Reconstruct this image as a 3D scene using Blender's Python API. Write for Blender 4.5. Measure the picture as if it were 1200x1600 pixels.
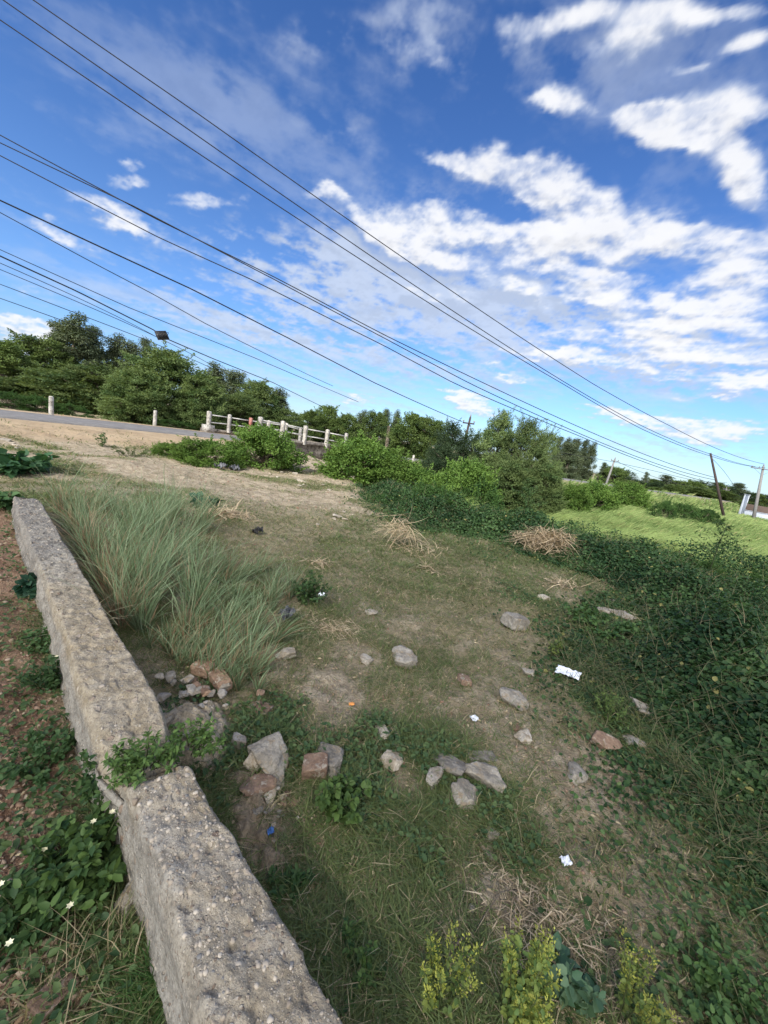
import bpy, bmesh, math, random
import numpy as np
from mathutils import Vector, Matrix
for o in list(bpy.data.objects): bpy.data.objects.remove(o)
SC = bpy.context.scene; COL = SC.collection
R = np.random.RandomState(7); random.seed(7)
rad = math.radians
# ------------------------------------------------------------------ camera
EYE = np.array([0., 0., 1.6]); PITCH = rad(10.8); ROLL = rad(9.5); FPX = 600.0
F_ = np.array([0, math.cos(PITCH), -math.sin(PITCH)]); U0 = np.array([0, math.sin(PITCH), math.cos(PITCH)]); R0 = np.array([1., 0, 0])
RR = math.cos(ROLL)*R0 + math.sin(ROLL)*U0; UU = -math.sin(ROLL)*R0 + math.cos(ROLL)*U0
cd = bpy.data.cameras.new('camera'); cam = bpy.data.objects.new('camera', cd); COL.objects.link(cam)
cam.matrix_world = Matrix(((RR[0], UU[0], -F_[0], EYE[0]), (RR[1], UU[1], -F_[1], EYE[1]), (RR[2], UU[2], -F_[2], EYE[2]), (0, 0, 0, 1)))
cd.sensor_fit = 'HORIZONTAL'; cd.sensor_width = 36; cd.lens = 36*FPX/1200; cd.clip_start = .05; cd.clip_end = 8000
SC.camera = cam
def ray(px, py): return F_ + (px-600)/FPX*RR + (800-py)/FPX*UU
def P(px, py, t): return EYE + ray(px, py)*t
# ------------------------------------------------------------------ light
SUN_EL, SUN_AZ = 38., 205.      # azimuth clockwise from +Y, so the sun is behind the camera and a little to its left
sv = np.array([math.sin(rad(SUN_AZ))*math.cos(rad(SUN_EL)), math.cos(rad(SUN_AZ))*math.cos(rad(SUN_EL)), math.sin(rad(SUN_EL))])
ld = bpy.data.lights.new('sun', 'SUN'); ld.energy = 3.3; ld.angle = rad(.53); ld.color = (1, .95, .87)
sun = bpy.data.objects.new('sun', ld); COL.objects.link(sun); sun.rotation_euler = Vector(sv).to_track_quat('Z', 'Y').to_euler(); sun.location = (-20, -30, 40)
SC.view_settings.view_transform = 'Standard'; SC.view_settings.look = 'None'; SC.view_settings.gamma = 1
SC.view_settings.exposure = 0.82
W = bpy.data.worlds.new("World"); SC.world = W; W.use_nodes = True
nt = W.node_tree; nt.nodes.clear()
class NB:
    def __init__(s, nt): s.nt = nt
    def n(s, typ, props=None, **inp):
        x = s.nt.nodes.new(typ)
        for k, v in (props or {}).items(): setattr(x, k, v)
        for k, v in inp.items():
            key = int(k[1:]) if k[0] == 'i' and k[1:].isdigit() else k.replace('_', ' ')
            if hasattr(v, 'is_linked') and not isinstance(v, (int, float, tuple)): s.nt.links.new(v, x.inputs[key])
            else: x.inputs[key].default_value = v
        return x
    def m(s, op, a, b=0., c=None, clamp=False):
        d = dict(i0=a, i1=b)
        if c is not None: d['i2'] = c
        return s.n('ShaderNodeMath', dict(operation=op, use_clamp=clamp), **d).outputs[0]
    def vm(s, op, a, b=(0, 0, 0)): return s.n('ShaderNodeVectorMath', dict(operation=op), i0=a, i1=b).outputs[0]
    def mr(s, v, a, b, c=0., d=1., smooth=True):
        return s.n('ShaderNodeMapRange', dict(interpolation_type='SMOOTHSTEP' if smooth else 'LINEAR'), i0=v, i1=a, i2=b, i3=c, i4=d).outputs[0]
    def mix(s, f, a, b, blend='MIX'):
        x = s.nt.nodes.new('ShaderNodeMix'); x.data_type = 'RGBA'; x.blend_type = blend
        for i, v in ((0, f), (6, a), (7, b)):
            if hasattr(v, 'is_linked') and not isinstance(v, (int, float, tuple)): s.nt.links.new(v, x.inputs[i])
            else: x.inputs[i].default_value = v if i == 0 or len(v) == 4 else (*v, 1)
        return x.outputs[2]
    def noise(s, vec, scale, detail=4., rough=.5, dist=0., out=0):
        return s.n('ShaderNodeTexNoise', None, Vector=vec, Scale=scale, Detail=detail, Roughness=rough, Distortion=dist).outputs[out]
w = NB(nt)
sky = w.n('ShaderNodeTexSky', dict(sky_type='NISHITA', sun_disc=False, sun_elevation=rad(SUN_EL), sun_rotation=rad(SUN_AZ), altitude=0, air_density=1.0, dust_density=.35, ozone_density=2.2))
tc = w.n('ShaderNodeTexCoord').outputs['Generated']
D = w.n('ShaderNodeVectorMath', dict(operation='NORMALIZE'), i0=tc).outputs[0]
sx = w.n('ShaderNodeSeparateXYZ', None, Vector=D)
puff = [(800,268,120,34,8,1.1),(885,300,120,32,14,1.1),(700,250,40,16,0,.7),(727,360,165,26,8,1.15),(1010,372,190,30,2,1.25),(1130,380,90,26,4,1.0),(615,372,80,18,22,.8),(660,395,70,16,10,.7),(890,428,140,19,7,1.1),(1148,437,72,25,2,1.3),
 (905,463,120,15,4,1.0),(1060,470,46,15,5,1.1),(1163,481,64,20,3,1.2),(990,490,60,8,4,.6),(1104,507,110,14,3,1.1),(1010,512,60,9,3,.8),(930,530,120,12,4,.8),(1100,535,120,14,4,.8),(1000,560,150,14,4,.8),(860,555,90,12,6,.7),(1140,565,90,14,3,.8),(1050,585,120,9,5,.7),(680,455,60,9,10,.7),(760,440,60,12,14,.7),
 (800,583,42,7,10,.9),(735,630,42,16,28,1.35),(700,612,28,7,10,.6),(1052,664,110,13,8,1.1),(1082,688,46,9,12,1.1),(1163,666,66,11,6,1.0),(1178,604,50,14,4,1.0),(1134,614,28,5,8,.9),(1070,615,24,5,5,.8),(960,650,80,8,10,.7),
 (1115,185,110,34,-12,1.25),(1050,205,60,26,5,1.0),(1126,244,80,28,22,1.1),(1180,300,40,24,30,1.0),(1010,190,30,16,0,.7),(905,172,52,20,10,1.0),(850,165,30,12,15,.7),(1025,52,80,30,-25,1.1),(930,20,130,26,-5,1.0),(850,60,60,26,-30,.5),(793,44,40,30,-30,.5),(1178,70,42,16,-18,.9),(1089,118,42,10,-20,.7),(1070,325,40,8,-10,.5),(1150,20,60,12,-10,.6),
 (195,258,32,14,15,.9),(188,290,44,10,5,.8),(320,308,58,14,5,.9),(300,325,40,8,0,.5),(185,345,90,17,28,1.0),(95,365,62,13,32,.8),(20,505,62,14,14,1.6),(70,512,30,10,10,1.2),(25,545,34,16,20,1.2),(30,455,70,12,12,.45),(515,306,36,10,15,.8),(520,55,36,24,-20,.55),(660,70,40,34,20,.5),(700,105,24,20,10,.4),(560,625,34,9,12,.8),(545,205,30,14,30,.45)]
veil = [(460,405,220,40,10,1.0),(700,480,330,60,8,.9),(380,470,230,26,13,.8),(540,545,280,30,12,.9),(980,540,260,60,4,.75),(1110,575,160,40,3,.6),(515,55,60,36,0,.62),(660,75,62,42,20,.62),(555,205,50,28,20,.4),
 (640,20,90,26,-10,.4),(380,150,260,90,10,.22),(800,110,160,80,10,.28),(1000,120,160,80,0,.3),(470,600,300,30,12,.5),(850,345,300,50,5,.5),(1100,700,200,20,5,.55),(250,500,200,22,12,.5)]
skc = w.mix(1.0, sky.outputs[0], w.mix(w.mr(sx.outputs[2], -.02, .25), (.44, .57, .80), (.53, .71, .96)), 'MULTIPLY')
fin = w.mix(w.mr(sx.outputs[2], .0, .9, 0, 1), skc, w.mix(1.0, skc, (.50, .66, .82), 'MULTIPLY'))
cn_ = w.n('ShaderNodeTexNoise', None, Vector=D, Scale=3.2, Detail=4.0, Roughness=.55).outputs[0]   # unseen bright clouds added behind the viewpoint to raise the ambient light
bk = w.m('MULTIPLY', w.m('MULTIPLY', w.mr(sx.outputs[1], .12, -.3), w.mr(sx.outputs[2], .0, .12)), w.mr(cn_, .36, .56))
fin = w.mix(bk, fin, (12.5, 12.2, 11.8))
bg = w.n('ShaderNodeBackground', None, Color=fin, Strength=.12)
wo = nt.nodes.new('ShaderNodeOutputWorld'); nt.links.new(bg.outputs[0], wo.inputs[0])
W.cycles.sampling_method = 'MANUAL'; W.cycles.sample_map_resolution = 512
# ------------------------------------------------------------------ noise, terrain
_perm = np.random.RandomState(3).permutation(4096)
def _h(ix, iy, s): return _perm[(_perm[(ix + s*131) & 4095] + iy) & 4095] / 4095.0
def vn(x, y, s=0):
    ix = np.floor(x).astype(np.int64); iy = np.floor(y).astype(np.int64); fx = x-ix; fy = y-iy
    fx = fx*fx*(3-2*fx); fy = fy*fy*(3-2*fy)
    a = _h(ix, iy, s); b = _h(ix+1, iy, s); c = _h(ix, iy+1, s); d = _h(ix+1, iy+1, s)
    return (a*(1-fx)+b*fx)*(1-fy) + (c*(1-fx)+d*fx)*fy
def fbm(x, y, f, o=4, s=0, g=.5):
    v = 0; a = 1; t = 0
    for i in range(o):
        v = v + a*(vn(x*f+i*17.3, y*f+i*9.1, s+i)-.5); t += a; a *= g; f *= 2.03
    return v/t*2
def vn3(p, s=0): return (vn(p[..., 0]+p[..., 2]*.71, p[..., 1]-p[..., 2]*.63, s) + vn(p[..., 1]+31.7, p[..., 2]+p[..., 0]*.37, s+5))*.5
def ss(a, b, x): t = np.clip((x-a)/(b-a), 0, 1); return t*t*(3-2*t)
def pdist(x, y, pts):
    best = np.full(np.shape(x), 1e9); sgn = np.zeros(np.shape(x))
    for (ax, ay), (bx, by) in zip(pts[:-1], pts[1:]):
        dx, dy = bx-ax, by-ay; L2 = dx*dx+dy*dy
        t = np.clip(((x-ax)*dx+(y-ay)*dy)/L2, 0, 1); qx = ax+t*dx; qy = ay+t*dy
        d = np.hypot(x-qx, y-qy); cr = (x-ax)*dy-(y-ay)*dx
        m = d < best; best = np.where(m, d, best); sgn = np.where(m, np.sign(cr), sgn)
    return best, sgn
EDGE = [(2.4, -30), (2.0, 0), (1.85, 1.5), (1.9, 2.6), (2.2, 3.4), (3.3, 4.6), (3.5, 5.8), (2.4, 6.9), (.4, 7.4), (-.5, 9), (-1.0, 13), (-1.6, 18), (-3.0, 23), (-6, 30), (-10, 45), (-20, 90)]
ROAD = [(-40, -45), (-21, -4), (-13.2, 12.8), (-9.8, 18.8), (-6.3, 22.9), (-1.0, 28.6), (8, 36.5), (28, 52), (70, 84), (200, 180)]
def sright(x, y): d, s = pdist(x, y, EDGE); return d*s
def rdist(x, y): return pdist(x, y, ROAD)[0]
BR = np.array([-5.6, 22.2])     # middle of the bridge
def h0(x, y):
    s = sright(x, y); z = -1.35*ss(-.2, 6.5, s)
    z = z + .10*ss(3, 9, y)*(s < 0)
    z = z + .12*fbm(x, y, .35, 3, 2)*ss(1, 6, np.hypot(x, y))
    z = z + .25*fbm(x, y, .05, 3, 6)*ss(25, 90, np.hypot(x, y))
    wr = ss(6.5, 2.1, rdist(x, y)); z = z*(1-wr) + .3*wr
    # stream bed under the bridge, square to the road
    a = (x-BR[0])*.68 + (y-BR[1])*.73; b = -(x-BR[0])*.73 + (y-BR[1])*.68
    cn = ss(2.3, 1.2, np.abs(a-.6))*ss(9, 5, np.abs(b)); z = z*(1-cn) - 1.2*cn
    return z
def bare(x, y):
    b = ss(-.12, .38, fbm(x, y, .9, 4, 11) + .35*fbm(x, y, 5, 2, 14))*.8
    b = b*(1-.55*ss(3, 4, y)*ss(8.5, 6.5, y))
    for (bx, by, r, k) in BARE: b = np.maximum(b, k*ss(1.25, .45, np.hypot(x-bx, y-by)/r + .45*fbm(x, y, 2.2, 3, 19)))
    b = np.maximum(b, ss(5.6, 8.5, y-.35*x)*ss(-.2, .3, fbm(x*1, y*2, .8, 3, 23)+.25))
    return b
def h(x, y):
    x = np.asarray(x, float); y = np.asarray(y, float)
    r = np.hypot(x, y); nr = ss(30, 12, r)
    rd = rdist(x, y); k = nr*(1-.85*ss(3.2, 2.0, rd))
    return h0(x, y) + k*(.045*fbm(x, y, 1.3, 3, 31) + .034*fbm(x, y, 6, 4, 35) + .016*fbm(x, y, 22, 4, 38, .6)*ss(9, 4, r))
BARE = []
def G(px, py, zoff=0.):
    d = ray(px, py); t = .5
    for i in range(600):
        p = EYE+d*t
        if p[2] <= float(h0(p[0], p[1]))+zoff: break
        t *= 1.012
    return EYE+d*t, t
for (px, py, rp, k) in [(610,1100,45,.6),(740,1130,60,.5),(500,1150,40,.8),(900,1290,70,.8),(870,1120,50,.8),(520,1085,75,1.),(625,1225,48,1.),(560,1030,40,.8),(650,985,60,.7),(570,955,40,.7),(930,1215,110,1.),(860,1160,60,.8),(980,1250,60,.8),(780,1415,65,1.),(720,1385,30,.7),(830,1060,60,.6),(420,1290,80,1.),(330,1130,60,1.),(560,1170,50,.6),(800,1010,60,.55),(900,930,60,.6),(1000,1330,40,.4),(690,1330,30,.5)]:
    p, t = G(px, py); BARE.append((p[0], p[1], rp/FPX*t*1.15, k))
# ------------------------------------------------------------------ mesh helpers
def mk(name, V, Q=None, T=None, mat=None, parent=None, col=None, smooth=False):
    me = bpy.data.meshes.new(name); V = np.asarray(V, np.float32).reshape(-1, 3)
    Q = np.zeros((0, 4), np.int32) if Q is None else np.asarray(Q, np.int32).reshape(-1, 4); T = np.zeros((0, 3), np.int32) if T is None else np.asarray(T, np.int32).reshape(-1, 3)
    nl = Q.size+T.size; npoly = len(Q)+len(T)
    me.vertices.add(len(V)); me.vertices.foreach_set('co', V.ravel()); me.loops.add(nl); me.loops.foreach_set('vertex_index', np.concatenate([Q.ravel(), T.ravel()]))
    me.polygons.add(npoly); st = np.concatenate([np.arange(len(Q))*4, Q.size+np.arange(len(T))*3]).astype(np.int32); me.polygons.foreach_set('loop_start', st)
    if smooth: me.polygons.foreach_set('use_smooth', np.ones(npoly, bool))
    me.update(calc_edges=True)
    if col is not None:
        a = me.color_attributes.new('col', 'FLOAT_COLOR', 'POINT'); c = np.ones((len(V), 4), np.float32); c[:, :3] = col; a.data.foreach_set('color', c.ravel())
    me.validate()
    if mat: me.materials.append(mat)
    o = bpy.data.objects.new(name, me); COL.objects.link(o)
    if parent: o.parent = parent
    return o
class MB:
    def __init__(s): s.V = []; s.Q = []; s.T = []; s.C = []; s.n = 0
    def add(s, V, Q=None, T=None, C=None):
        V = np.asarray(V, float).reshape(-1, 3)
        if Q is not None: s.Q.append(np.asarray(Q, int).reshape(-1, 4)+s.n)
        if T is not None: s.T.append(np.asarray(T, int).reshape(-1, 3)+s.n)
        s.V.append(V); s.C.append(np.broadcast_to(np.asarray(C if C is not None else (1, 1, 1), float), (len(V), 3))); s.n += len(V); return s
    def box(s, c, d, M=None, C=None):
        v = np.array([[x, y, z] for x in (-.5, .5) for y in (-.5, .5) for z in (-.5, .5)])*np.array(d)
        if M is not None: v = v @ np.asarray(M).T
        return s.add(v+np.array(c), [(0, 1, 3, 2), (4, 6, 7, 5), (0, 4, 5, 1), (2, 3, 7, 6), (0, 2, 6, 4), (1, 5, 7, 3)], C=C)
    def tube(s, pts, r, k=8, C=None, cap=True):
        pts = np.asarray(pts, float); n = len(pts); r = np.broadcast_to(np.asarray(r, float), (n,))
        tg = np.gradient(pts, axis=0); tg /= np.linalg.norm(tg, axis=1)[:, None]+1e-9
        ref = np.array([0, 0, 1.]) if abs(tg[0][2]) < .8 else np.array([1., 0, 0])
        a = np.cross(tg, ref); a /= np.linalg.norm(a, axis=1)[:, None]+1e-9; b = np.cross(tg, a)
        th = np.arange(k)/k*2*math.pi
        V = pts[:, None] + r[:, None, None]*(np.cos(th)[None, :, None]*a[:, None]+np.sin(th)[None, :, None]*b[:, None])
        i = np.arange(n-1)[:, None]*k; j = np.arange(k)[None]; j2 = (j+1) % k
        Q = np.stack([i+j, i+j2, i+k+j2, i+k+j], -1).reshape(-1, 4)
        V = V.reshape(-1, 3); T = []
        if cap:
            V = np.vstack([V, pts[0], pts[-1]]); m = n*k
            for q in range(k): T += [(m, (q+1) % k, q), (m+1, (n-1)*k+q, (n-1)*k+(q+1) % k)]
        return s.add(V, Q, T if T else None, C=C)
    def build(s, name, mat, parent=None, smooth=False):
        V = np.vstack(s.V); Q = np.vstack(s.Q) if s.Q else None; T = np.vstack(s.T) if s.T else None
        return mk(name, V, Q, T, mat, parent, np.vstack(s.C), smooth)
def leaves(p, d, nrm, L, Wd, C, fold=.25, hexa=False):
    """leaf quads: p base (N,3), d long axis, nrm face normal, L length, Wd width, C colour (N,3)"""
    N = len(p); d = d/(np.linalg.norm(d, axis=1)[:, None]+1e-9); s = np.cross(d, nrm); s /= np.linalg.norm(s, axis=1)[:, None]+1e-9; n = np.cross(s, d)
    L = np.broadcast_to(L, (N,))[:, None]; Wd = np.broadcast_to(Wd, (N,))[:, None]
    if not hexa:
        V = np.stack([p, p+d*L*.45+s*Wd*.5+n*Wd*fold, p+d*L, p+d*L*.45-s*Wd*.5+n*Wd*fold], 1); b = np.arange(N)[:, None]*4
        T = np.stack([b+[0, 2, 1], b+[0, 3, 2]], 1).reshape(-1, 3); return V.reshape(-1, 3), None, T, np.repeat(C, 4, 0)
    V = np.stack([p, p+d*L*.22+s*Wd*.42+n*Wd*fold, p+d*L*.6+s*Wd*.44+n*(Wd*fold-L*.06), p+d*L-n*L*.12, p+d*L*.6-s*Wd*.44+n*(Wd*fold-L*.06), p+d*L*.22-s*Wd*.42+n*Wd*fold], 1); b = np.arange(N)[:, None]*6
    Q = np.stack([b+[0, 3, 2, 1], b+[0, 5, 4, 3]], 1).reshape(-1, 4); return V.reshape(-1, 3), Q, None, np.repeat(C, 6, 0)
def blades(p, d, bend, L, Wd, C, seg=2, C2=None):
    """grass blades: base p, start direction d, bend vector added quadratically"""
    N = len(p); L = np.broadcast_to(L, (N,))[:, None]; Wd = np.broadcast_to(Wd, (N,))[:, None]
    th = R.rand(N)*6.283; s = np.stack([np.cos(th), np.sin(th), 0*th], 1)
    V = []; CC = []
    for k in range(seg+1):
        u = k/seg; c = p + d*L*u + bend*L*u*u; wd = Wd*(1-u**1.6)*.5
        cc = C if C2 is None else C*(1-u)+C2*u
        if k < seg: V += [c-s*wd, c+s*wd]; CC += [cc, cc]
        else: V += [c]; CC += [cc]
    m = 2*seg+1; V = np.stack(V, 1).reshape(-1, 3); CC = np.stack(CC, 1).reshape(-1, 3); b = np.arange(N)[:, None]*m
    Q = np.concatenate([b+[2*k, 2*k+1, 2*k+3, 2*k+2] for k in range(seg-1)]) if seg > 1 else None
    T = b+[2*seg-2, 2*seg-1, 2*seg]; return V, Q, T, CC
def tag(o, label=None, cat=None, group=None, kind=None):
    if label: o['label'] = label
    if cat: o['category'] = cat
    if group: o['group'] = group
    if kind: o['kind'] = kind
    return o
def empty(name, loc, label, cat, group=None, rz=0.):
    o = bpy.data.objects.new(name, None); COL.objects.link(o); o.location = tuple(map(float, loc)); o.rotation_euler = (0, 0, rz); o.empty_display_size = .1
    return tag(o, label, cat, group)
def copy_tree(o, parent=None):
    c = o.copy(); COL.objects.link(c)
    if parent: c.parent = parent
    for ch in [q for q in list(bpy.data.objects) if q.parent == o]: copy_tree(ch, c)
    return c
def rnd(N, s=1.): return R.randn(N, 3)*s
def mixc(a, b, f): f = np.asarray(f)[:, None]; return np.array(a)*(1-f)+np.array(b)*f
# ------------------------------------------------------------------ materials
def mat(name):
    m = bpy.data.materials.new(name); m.use_nodes = True; m.node_tree.nodes.clear(); return m, NB(m.node_tree)
def out(m, sh, disp=None):
    o = m.node_tree.nodes.new('ShaderNodeOutputMaterial'); m.node_tree.links.new(sh, o.inputs[0])
def foliage(name, gain=1., trans=.28, rough=.55, objvar=.25, spec=.25):
    m, n = mat(name); c = n.n('ShaderNodeAttribute', dict(attribute_name='col')).outputs[0]
    oi = n.n('ShaderNodeObjectInfo').outputs['Random']
    pos = n.n('ShaderNodeNewGeometry').outputs['Position']
    v = n.m('ADD', n.mr(oi, 0, 1, 1-objvar, 1+objvar, False), n.m('MULTIPLY', n.m('SUBTRACT', n.noise(pos, 1.3, 2), .5), .5))
    c = n.mix(1., c, n.n('ShaderNodeCombineColor', None, Red=n.m('MULTIPLY', v, gain), Green=n.m('MULTIPLY', v, gain), Blue=n.m('MULTIPLY', v, gain)).outputs[0], 'MULTIPLY')
    b = n.n('ShaderNodeBsdfPrincipled', None, Base_Color=c, Roughness=rough, Specular_IOR_Level=spec)
    t = n.n('ShaderNodeBsdfTranslucent', None, Color=n.mix(1., c, (1.25, 1.2, .6), 'MULTIPLY'))
    mx = n.n('ShaderNodeMixShader', None, i0=trans, i1=b.outputs[0], i2=t.outputs[0]); out(m, mx.outputs[0]); return m
def bump(n, hgt, st, dist=.01, nrm=None):
    x = n.n('ShaderNodeBump', None, Strength=st, Distance=dist, Height=hgt); return x.outputs[0]
def rocky(name, c1, c2, c3=None, scale=9., bstr=.6, rough=.9, attr=False, obj=True):
    m, n = mat(name); tcn = n.n('ShaderNodeTexCoord').outputs['Object']
    rv = n.n('ShaderNodeObjectInfo').outputs['Random']
    vec = n.vm('ADD', tcn, n.n('ShaderNodeCombineXYZ', None, X=n.m('MULTIPLY', rv, 37.), Y=rv, Z=rv).outputs[0])
    a = n.noise(vec, scale, 8, .65); b_ = n.noise(vec, scale*6, 6, .7)
    c = n.mix(n.mr(a, .35, .65), c1, c2)
    if c3: c = n.mix(n.mr(n.noise(vec, scale*2.3, 5, .7, .6), .54, .62), c, c3)
    c = n.mix(n.mr(b_, .3, .75, 0, .45), c, (c1[0]*.35, c1[1]*.35, c1[2]*.35))
    c = n.mix(1., c, n.n('ShaderNodeCombineColor', None, Red=n.mr(rv, 0, 1, .8, 1.2, False), Green=n.mr(rv, 0, 1, .8, 1.17, False), Blue=n.mr(rv, 0, 1, .82, 1.12, False)).outputs[0], 'MULTIPLY')
    hg = n.m('ADD', a, n.m('MULTIPLY', b_, .5))
    s = n.n('ShaderNodeBsdfPrincipled', None, Base_Color=c, Roughness=rough, Specular_IOR_Level=.2, Normal=bump(n, hg, bstr, .02)); out(m, s.outputs[0]); return m
def plain(name, c, rough=.6, metal=0., var=.25, scale=12.):
    m, n = mat(name); tcn = n.n('ShaderNodeTexCoord').outputs['Object']; f = n.noise(tcn, scale, 6, .65)
    cc = n.mix(n.mr(f, .3, .7), tuple(v*(1-var) for v in c), tuple(min(1, v*(1+var)) for v in c))
    s = n.n('ShaderNodeBsdfPrincipled', None, Base_Color=cc, Roughness=rough, Metallic=metal, Normal=bump(n, f, .2, .01)); out(m, s.outputs[0]); return m
# ------------------------------------------------------------------ clouds: a far dome of thin sheet, density computed per vertex
def billow(x, y, f, o, s_, g=.55):
    v = 0; a = 1; t = 0
    for i in range(o): v = v + a*(1-np.abs(2*vn(x*f+i*13.7, y*f-i*7.9, s_+i)-1)); t += a; a *= g; f *= 2.07
    return v/t
def build_clouds():
    az = np.radians(np.arange(-74, 74.01, .17)); el = np.radians(np.concatenate([np.arange(-.6, 66, .17)]))
    A, E = np.meshgrid(az, el); d = np.stack([np.cos(E)*np.sin(A), np.cos(E)*np.cos(A), np.sin(E)], -1)
    zc = np.maximum(d[..., 2], 0)+.13; u = d[..., 0]/zc; v = d[..., 1]/zc
    # wobble of the direction makes ragged outlines
    e1 = fbm(u, v, 2.6, 6, 61, .58); e2 = fbm(u+5, v+9, 2.6, 6, 71, .58)
    qx, qy = 46*e1+26*fbm(u, v, 9, 5, 77, .6), 34*e2+22*fbm(u, v, 9, 5, 79, .6)
    f = d@F_; f = np.where(f < .08, .08, f); px = 600+FPX*(d@RR)/f; py = 800-FPX*(d@UU)/f; ok = (d@F_) > .08
    sc = (.35+.65*np.clip(d[..., 2]/.5, 0, 1))
    def field(L, k=1.):
        acc = np.zeros(A.shape); X = px+qx*sc*k; Y = py+qy*sc*k
        for (cx, cy, a_, b_, ang, st) in L:
            ca, sa = math.cos(rad(ang)), math.sin(rad(ang)); dx, dy = X-cx, Y-cy
            acc += st*ss(1.75, .15, np.hypot((dx*ca+dy*sa)/a_, (-dx*sa+dy*ca)/b_))
        return acc*ok
    pf = field(puff); vf = field(veil, 1.6)
    bl = billow(u, v, 3.1, 6, 91)+.0; hi = fbm(u, v, 9, 6, 95, .6)
    c45, s45 = math.cos(.9), math.sin(.9); ur, vr = u*c45+v*s45, -u*s45+v*c45
    bl = .5*bl+.5*billow(ur+3, vr+1, 5.3, 5, 121); hi = .5*hi+.5*fbm(ur, vr, 13, 6, 131, .62)
    dn = np.minimum(pf, 1.15)*(.58+.70*bl) + 1.05*hi + .3*fbm(ur, vr, 30, 4, 97, .6) - .33
    a1 = (.35*ss(-.1, .5, dn)+.65*ss(.1, 1.05, dn))*ss(.0, .5, pf)
    al = rad(28); su, sw = u*math.cos(al)+v*math.sin(al), -u*math.sin(al)+v*math.cos(al)
    st = fbm(su*.8, sw*2.6, 1.7, 7, 101, .62); fl = fbm(u, v, 14, 5, 111, .62)
    a2 = np.clip(np.minimum(vf, 1.15)*ss(-.36, .42, st+.75*fl+.06), 0, 1)*.80
    a0 = ss(-.05, .55, st+.5*fl)*.16
    alpha = 1-(1-a1*.93)*(1-a2)*(1-a0)
    edge = ss(66, 58, np.degrees(E))*ss(74, 66, np.abs(np.degrees(A))); alpha *= edge
    # shading painted into the colour: grey thick undersides, brighter rims and tops
    up = np.roll(dn, -7, 0); sh = np.clip((up-dn)*.8+.12, -.1, .5)
    thick = ss(.5, 1.2, dn)
    lum = 1.0-.30*np.clip(sh, 0, 1)-.06*thick*(1-bl)*2
    core = ss(.1, .8, dn)*a1
    col = np.stack([(.60+.33*core)*lum, (.68+.255*core)*lum, (.83+.13*core)*lum], -1)
    V = (d*6200).reshape(-1, 3); n = len(az); i = np.arange(len(el)-1)[:, None]*n; j = np.arange(n-1)[None]
    Q = np.stack([i+j, i+j+1, i+n+j+1, i+n+j], -1).reshape(-1, 4)
    aq = alpha.reshape(-1)[Q].max(1) > .004; Q = Q[aq]
    m, nb = mat('cloud'); c = nb.n('ShaderNodeAttribute', dict(attribute_name='col')).outputs[0]; al_ = nb.n('ShaderNodeAttribute', dict(attribute_name='dens')).outputs[2]
    em = nb.n('ShaderNodeEmission', None, Color=c, Strength=.63); tr = nb.n('ShaderNodeBsdfTransparent')
    mx = nb.n('ShaderNodeMixShader', None, i0=al_, i1=tr.outputs[0], i2=em.outputs[0]); out(m, mx.outputs[0]); m.cycles.emission_sampling = 'NONE'
    used = np.unique(Q); rm = -np.ones(len(V), int); rm[used] = np.arange(len(used))
    o = mk('sky_clouds', V[used], rm[Q], None, m, None, col.reshape(-1, 3)[used], True)
    a_ = o.data.attributes.new('dens', 'FLOAT', 'POINT'); a_.data.foreach_set('value', alpha.reshape(-1)[used].astype(np.float32)); tag(o, kind='structure')
build_clouds()
# unseen sheet added behind the camera to dim the near ground with soft edge
def added_shade_cloud():
    hgt = 420.; sh_ = sv[:2]*hgt/sv[2]; xs = np.linspace(-330, 330, 180); ys = np.concatenate([np.linspace(-300, -20, 60), np.linspace(-18, 22, 41)]); X, Y = np.meshgrid(xs, ys)
    a = ss(330, 230, np.abs(X))*ss(-300, -200, Y)*ss(11.5, 2.5, Y-.25*np.clip(X, -10, 20)+5*fbm(X, Y, .05, 2, 7)*(np.abs(X) > 25))
    n = len(xs); i = np.arange(len(ys)-1)[:, None]*n; j = np.arange(n-1)[None]
    m, nb = mat('added_shade_sheet'); al_ = nb.m('MULTIPLY', nb.n('ShaderNodeAttribute', dict(attribute_name='dens')).outputs[2], SHADE_A)
    em = nb.n('ShaderNodeEmission', None, Color=(.86, .89, .95, 1), Strength=.80); tr = nb.n('ShaderNodeBsdfTransparent'); mx = nb.n('ShaderNodeMixShader', None, i0=al_, i1=tr.outputs[0], i2=em.outputs[0]); out(m, mx.outputs[0]); m.cycles.emission_sampling = 'NONE'
    V = np.stack([X+sh_[0], Y+sh_[1], np.full(X.shape, hgt)], -1).reshape(-1, 3)
    o = mk('cloud', V, np.stack([i+j, i+j+1, i+n+j+1, i+n+j], -1).reshape(-1, 4), None, m, None, None, True); at = o.data.attributes.new('dens', 'FLOAT', 'POINT'); at.data.foreach_set('value', a.ravel().astype(np.float32)); tag(o, kind='structure')  # invented sheet, here only to weaken the sun on the near ground
SHADE_A = .74
added_shade_cloud()
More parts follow.
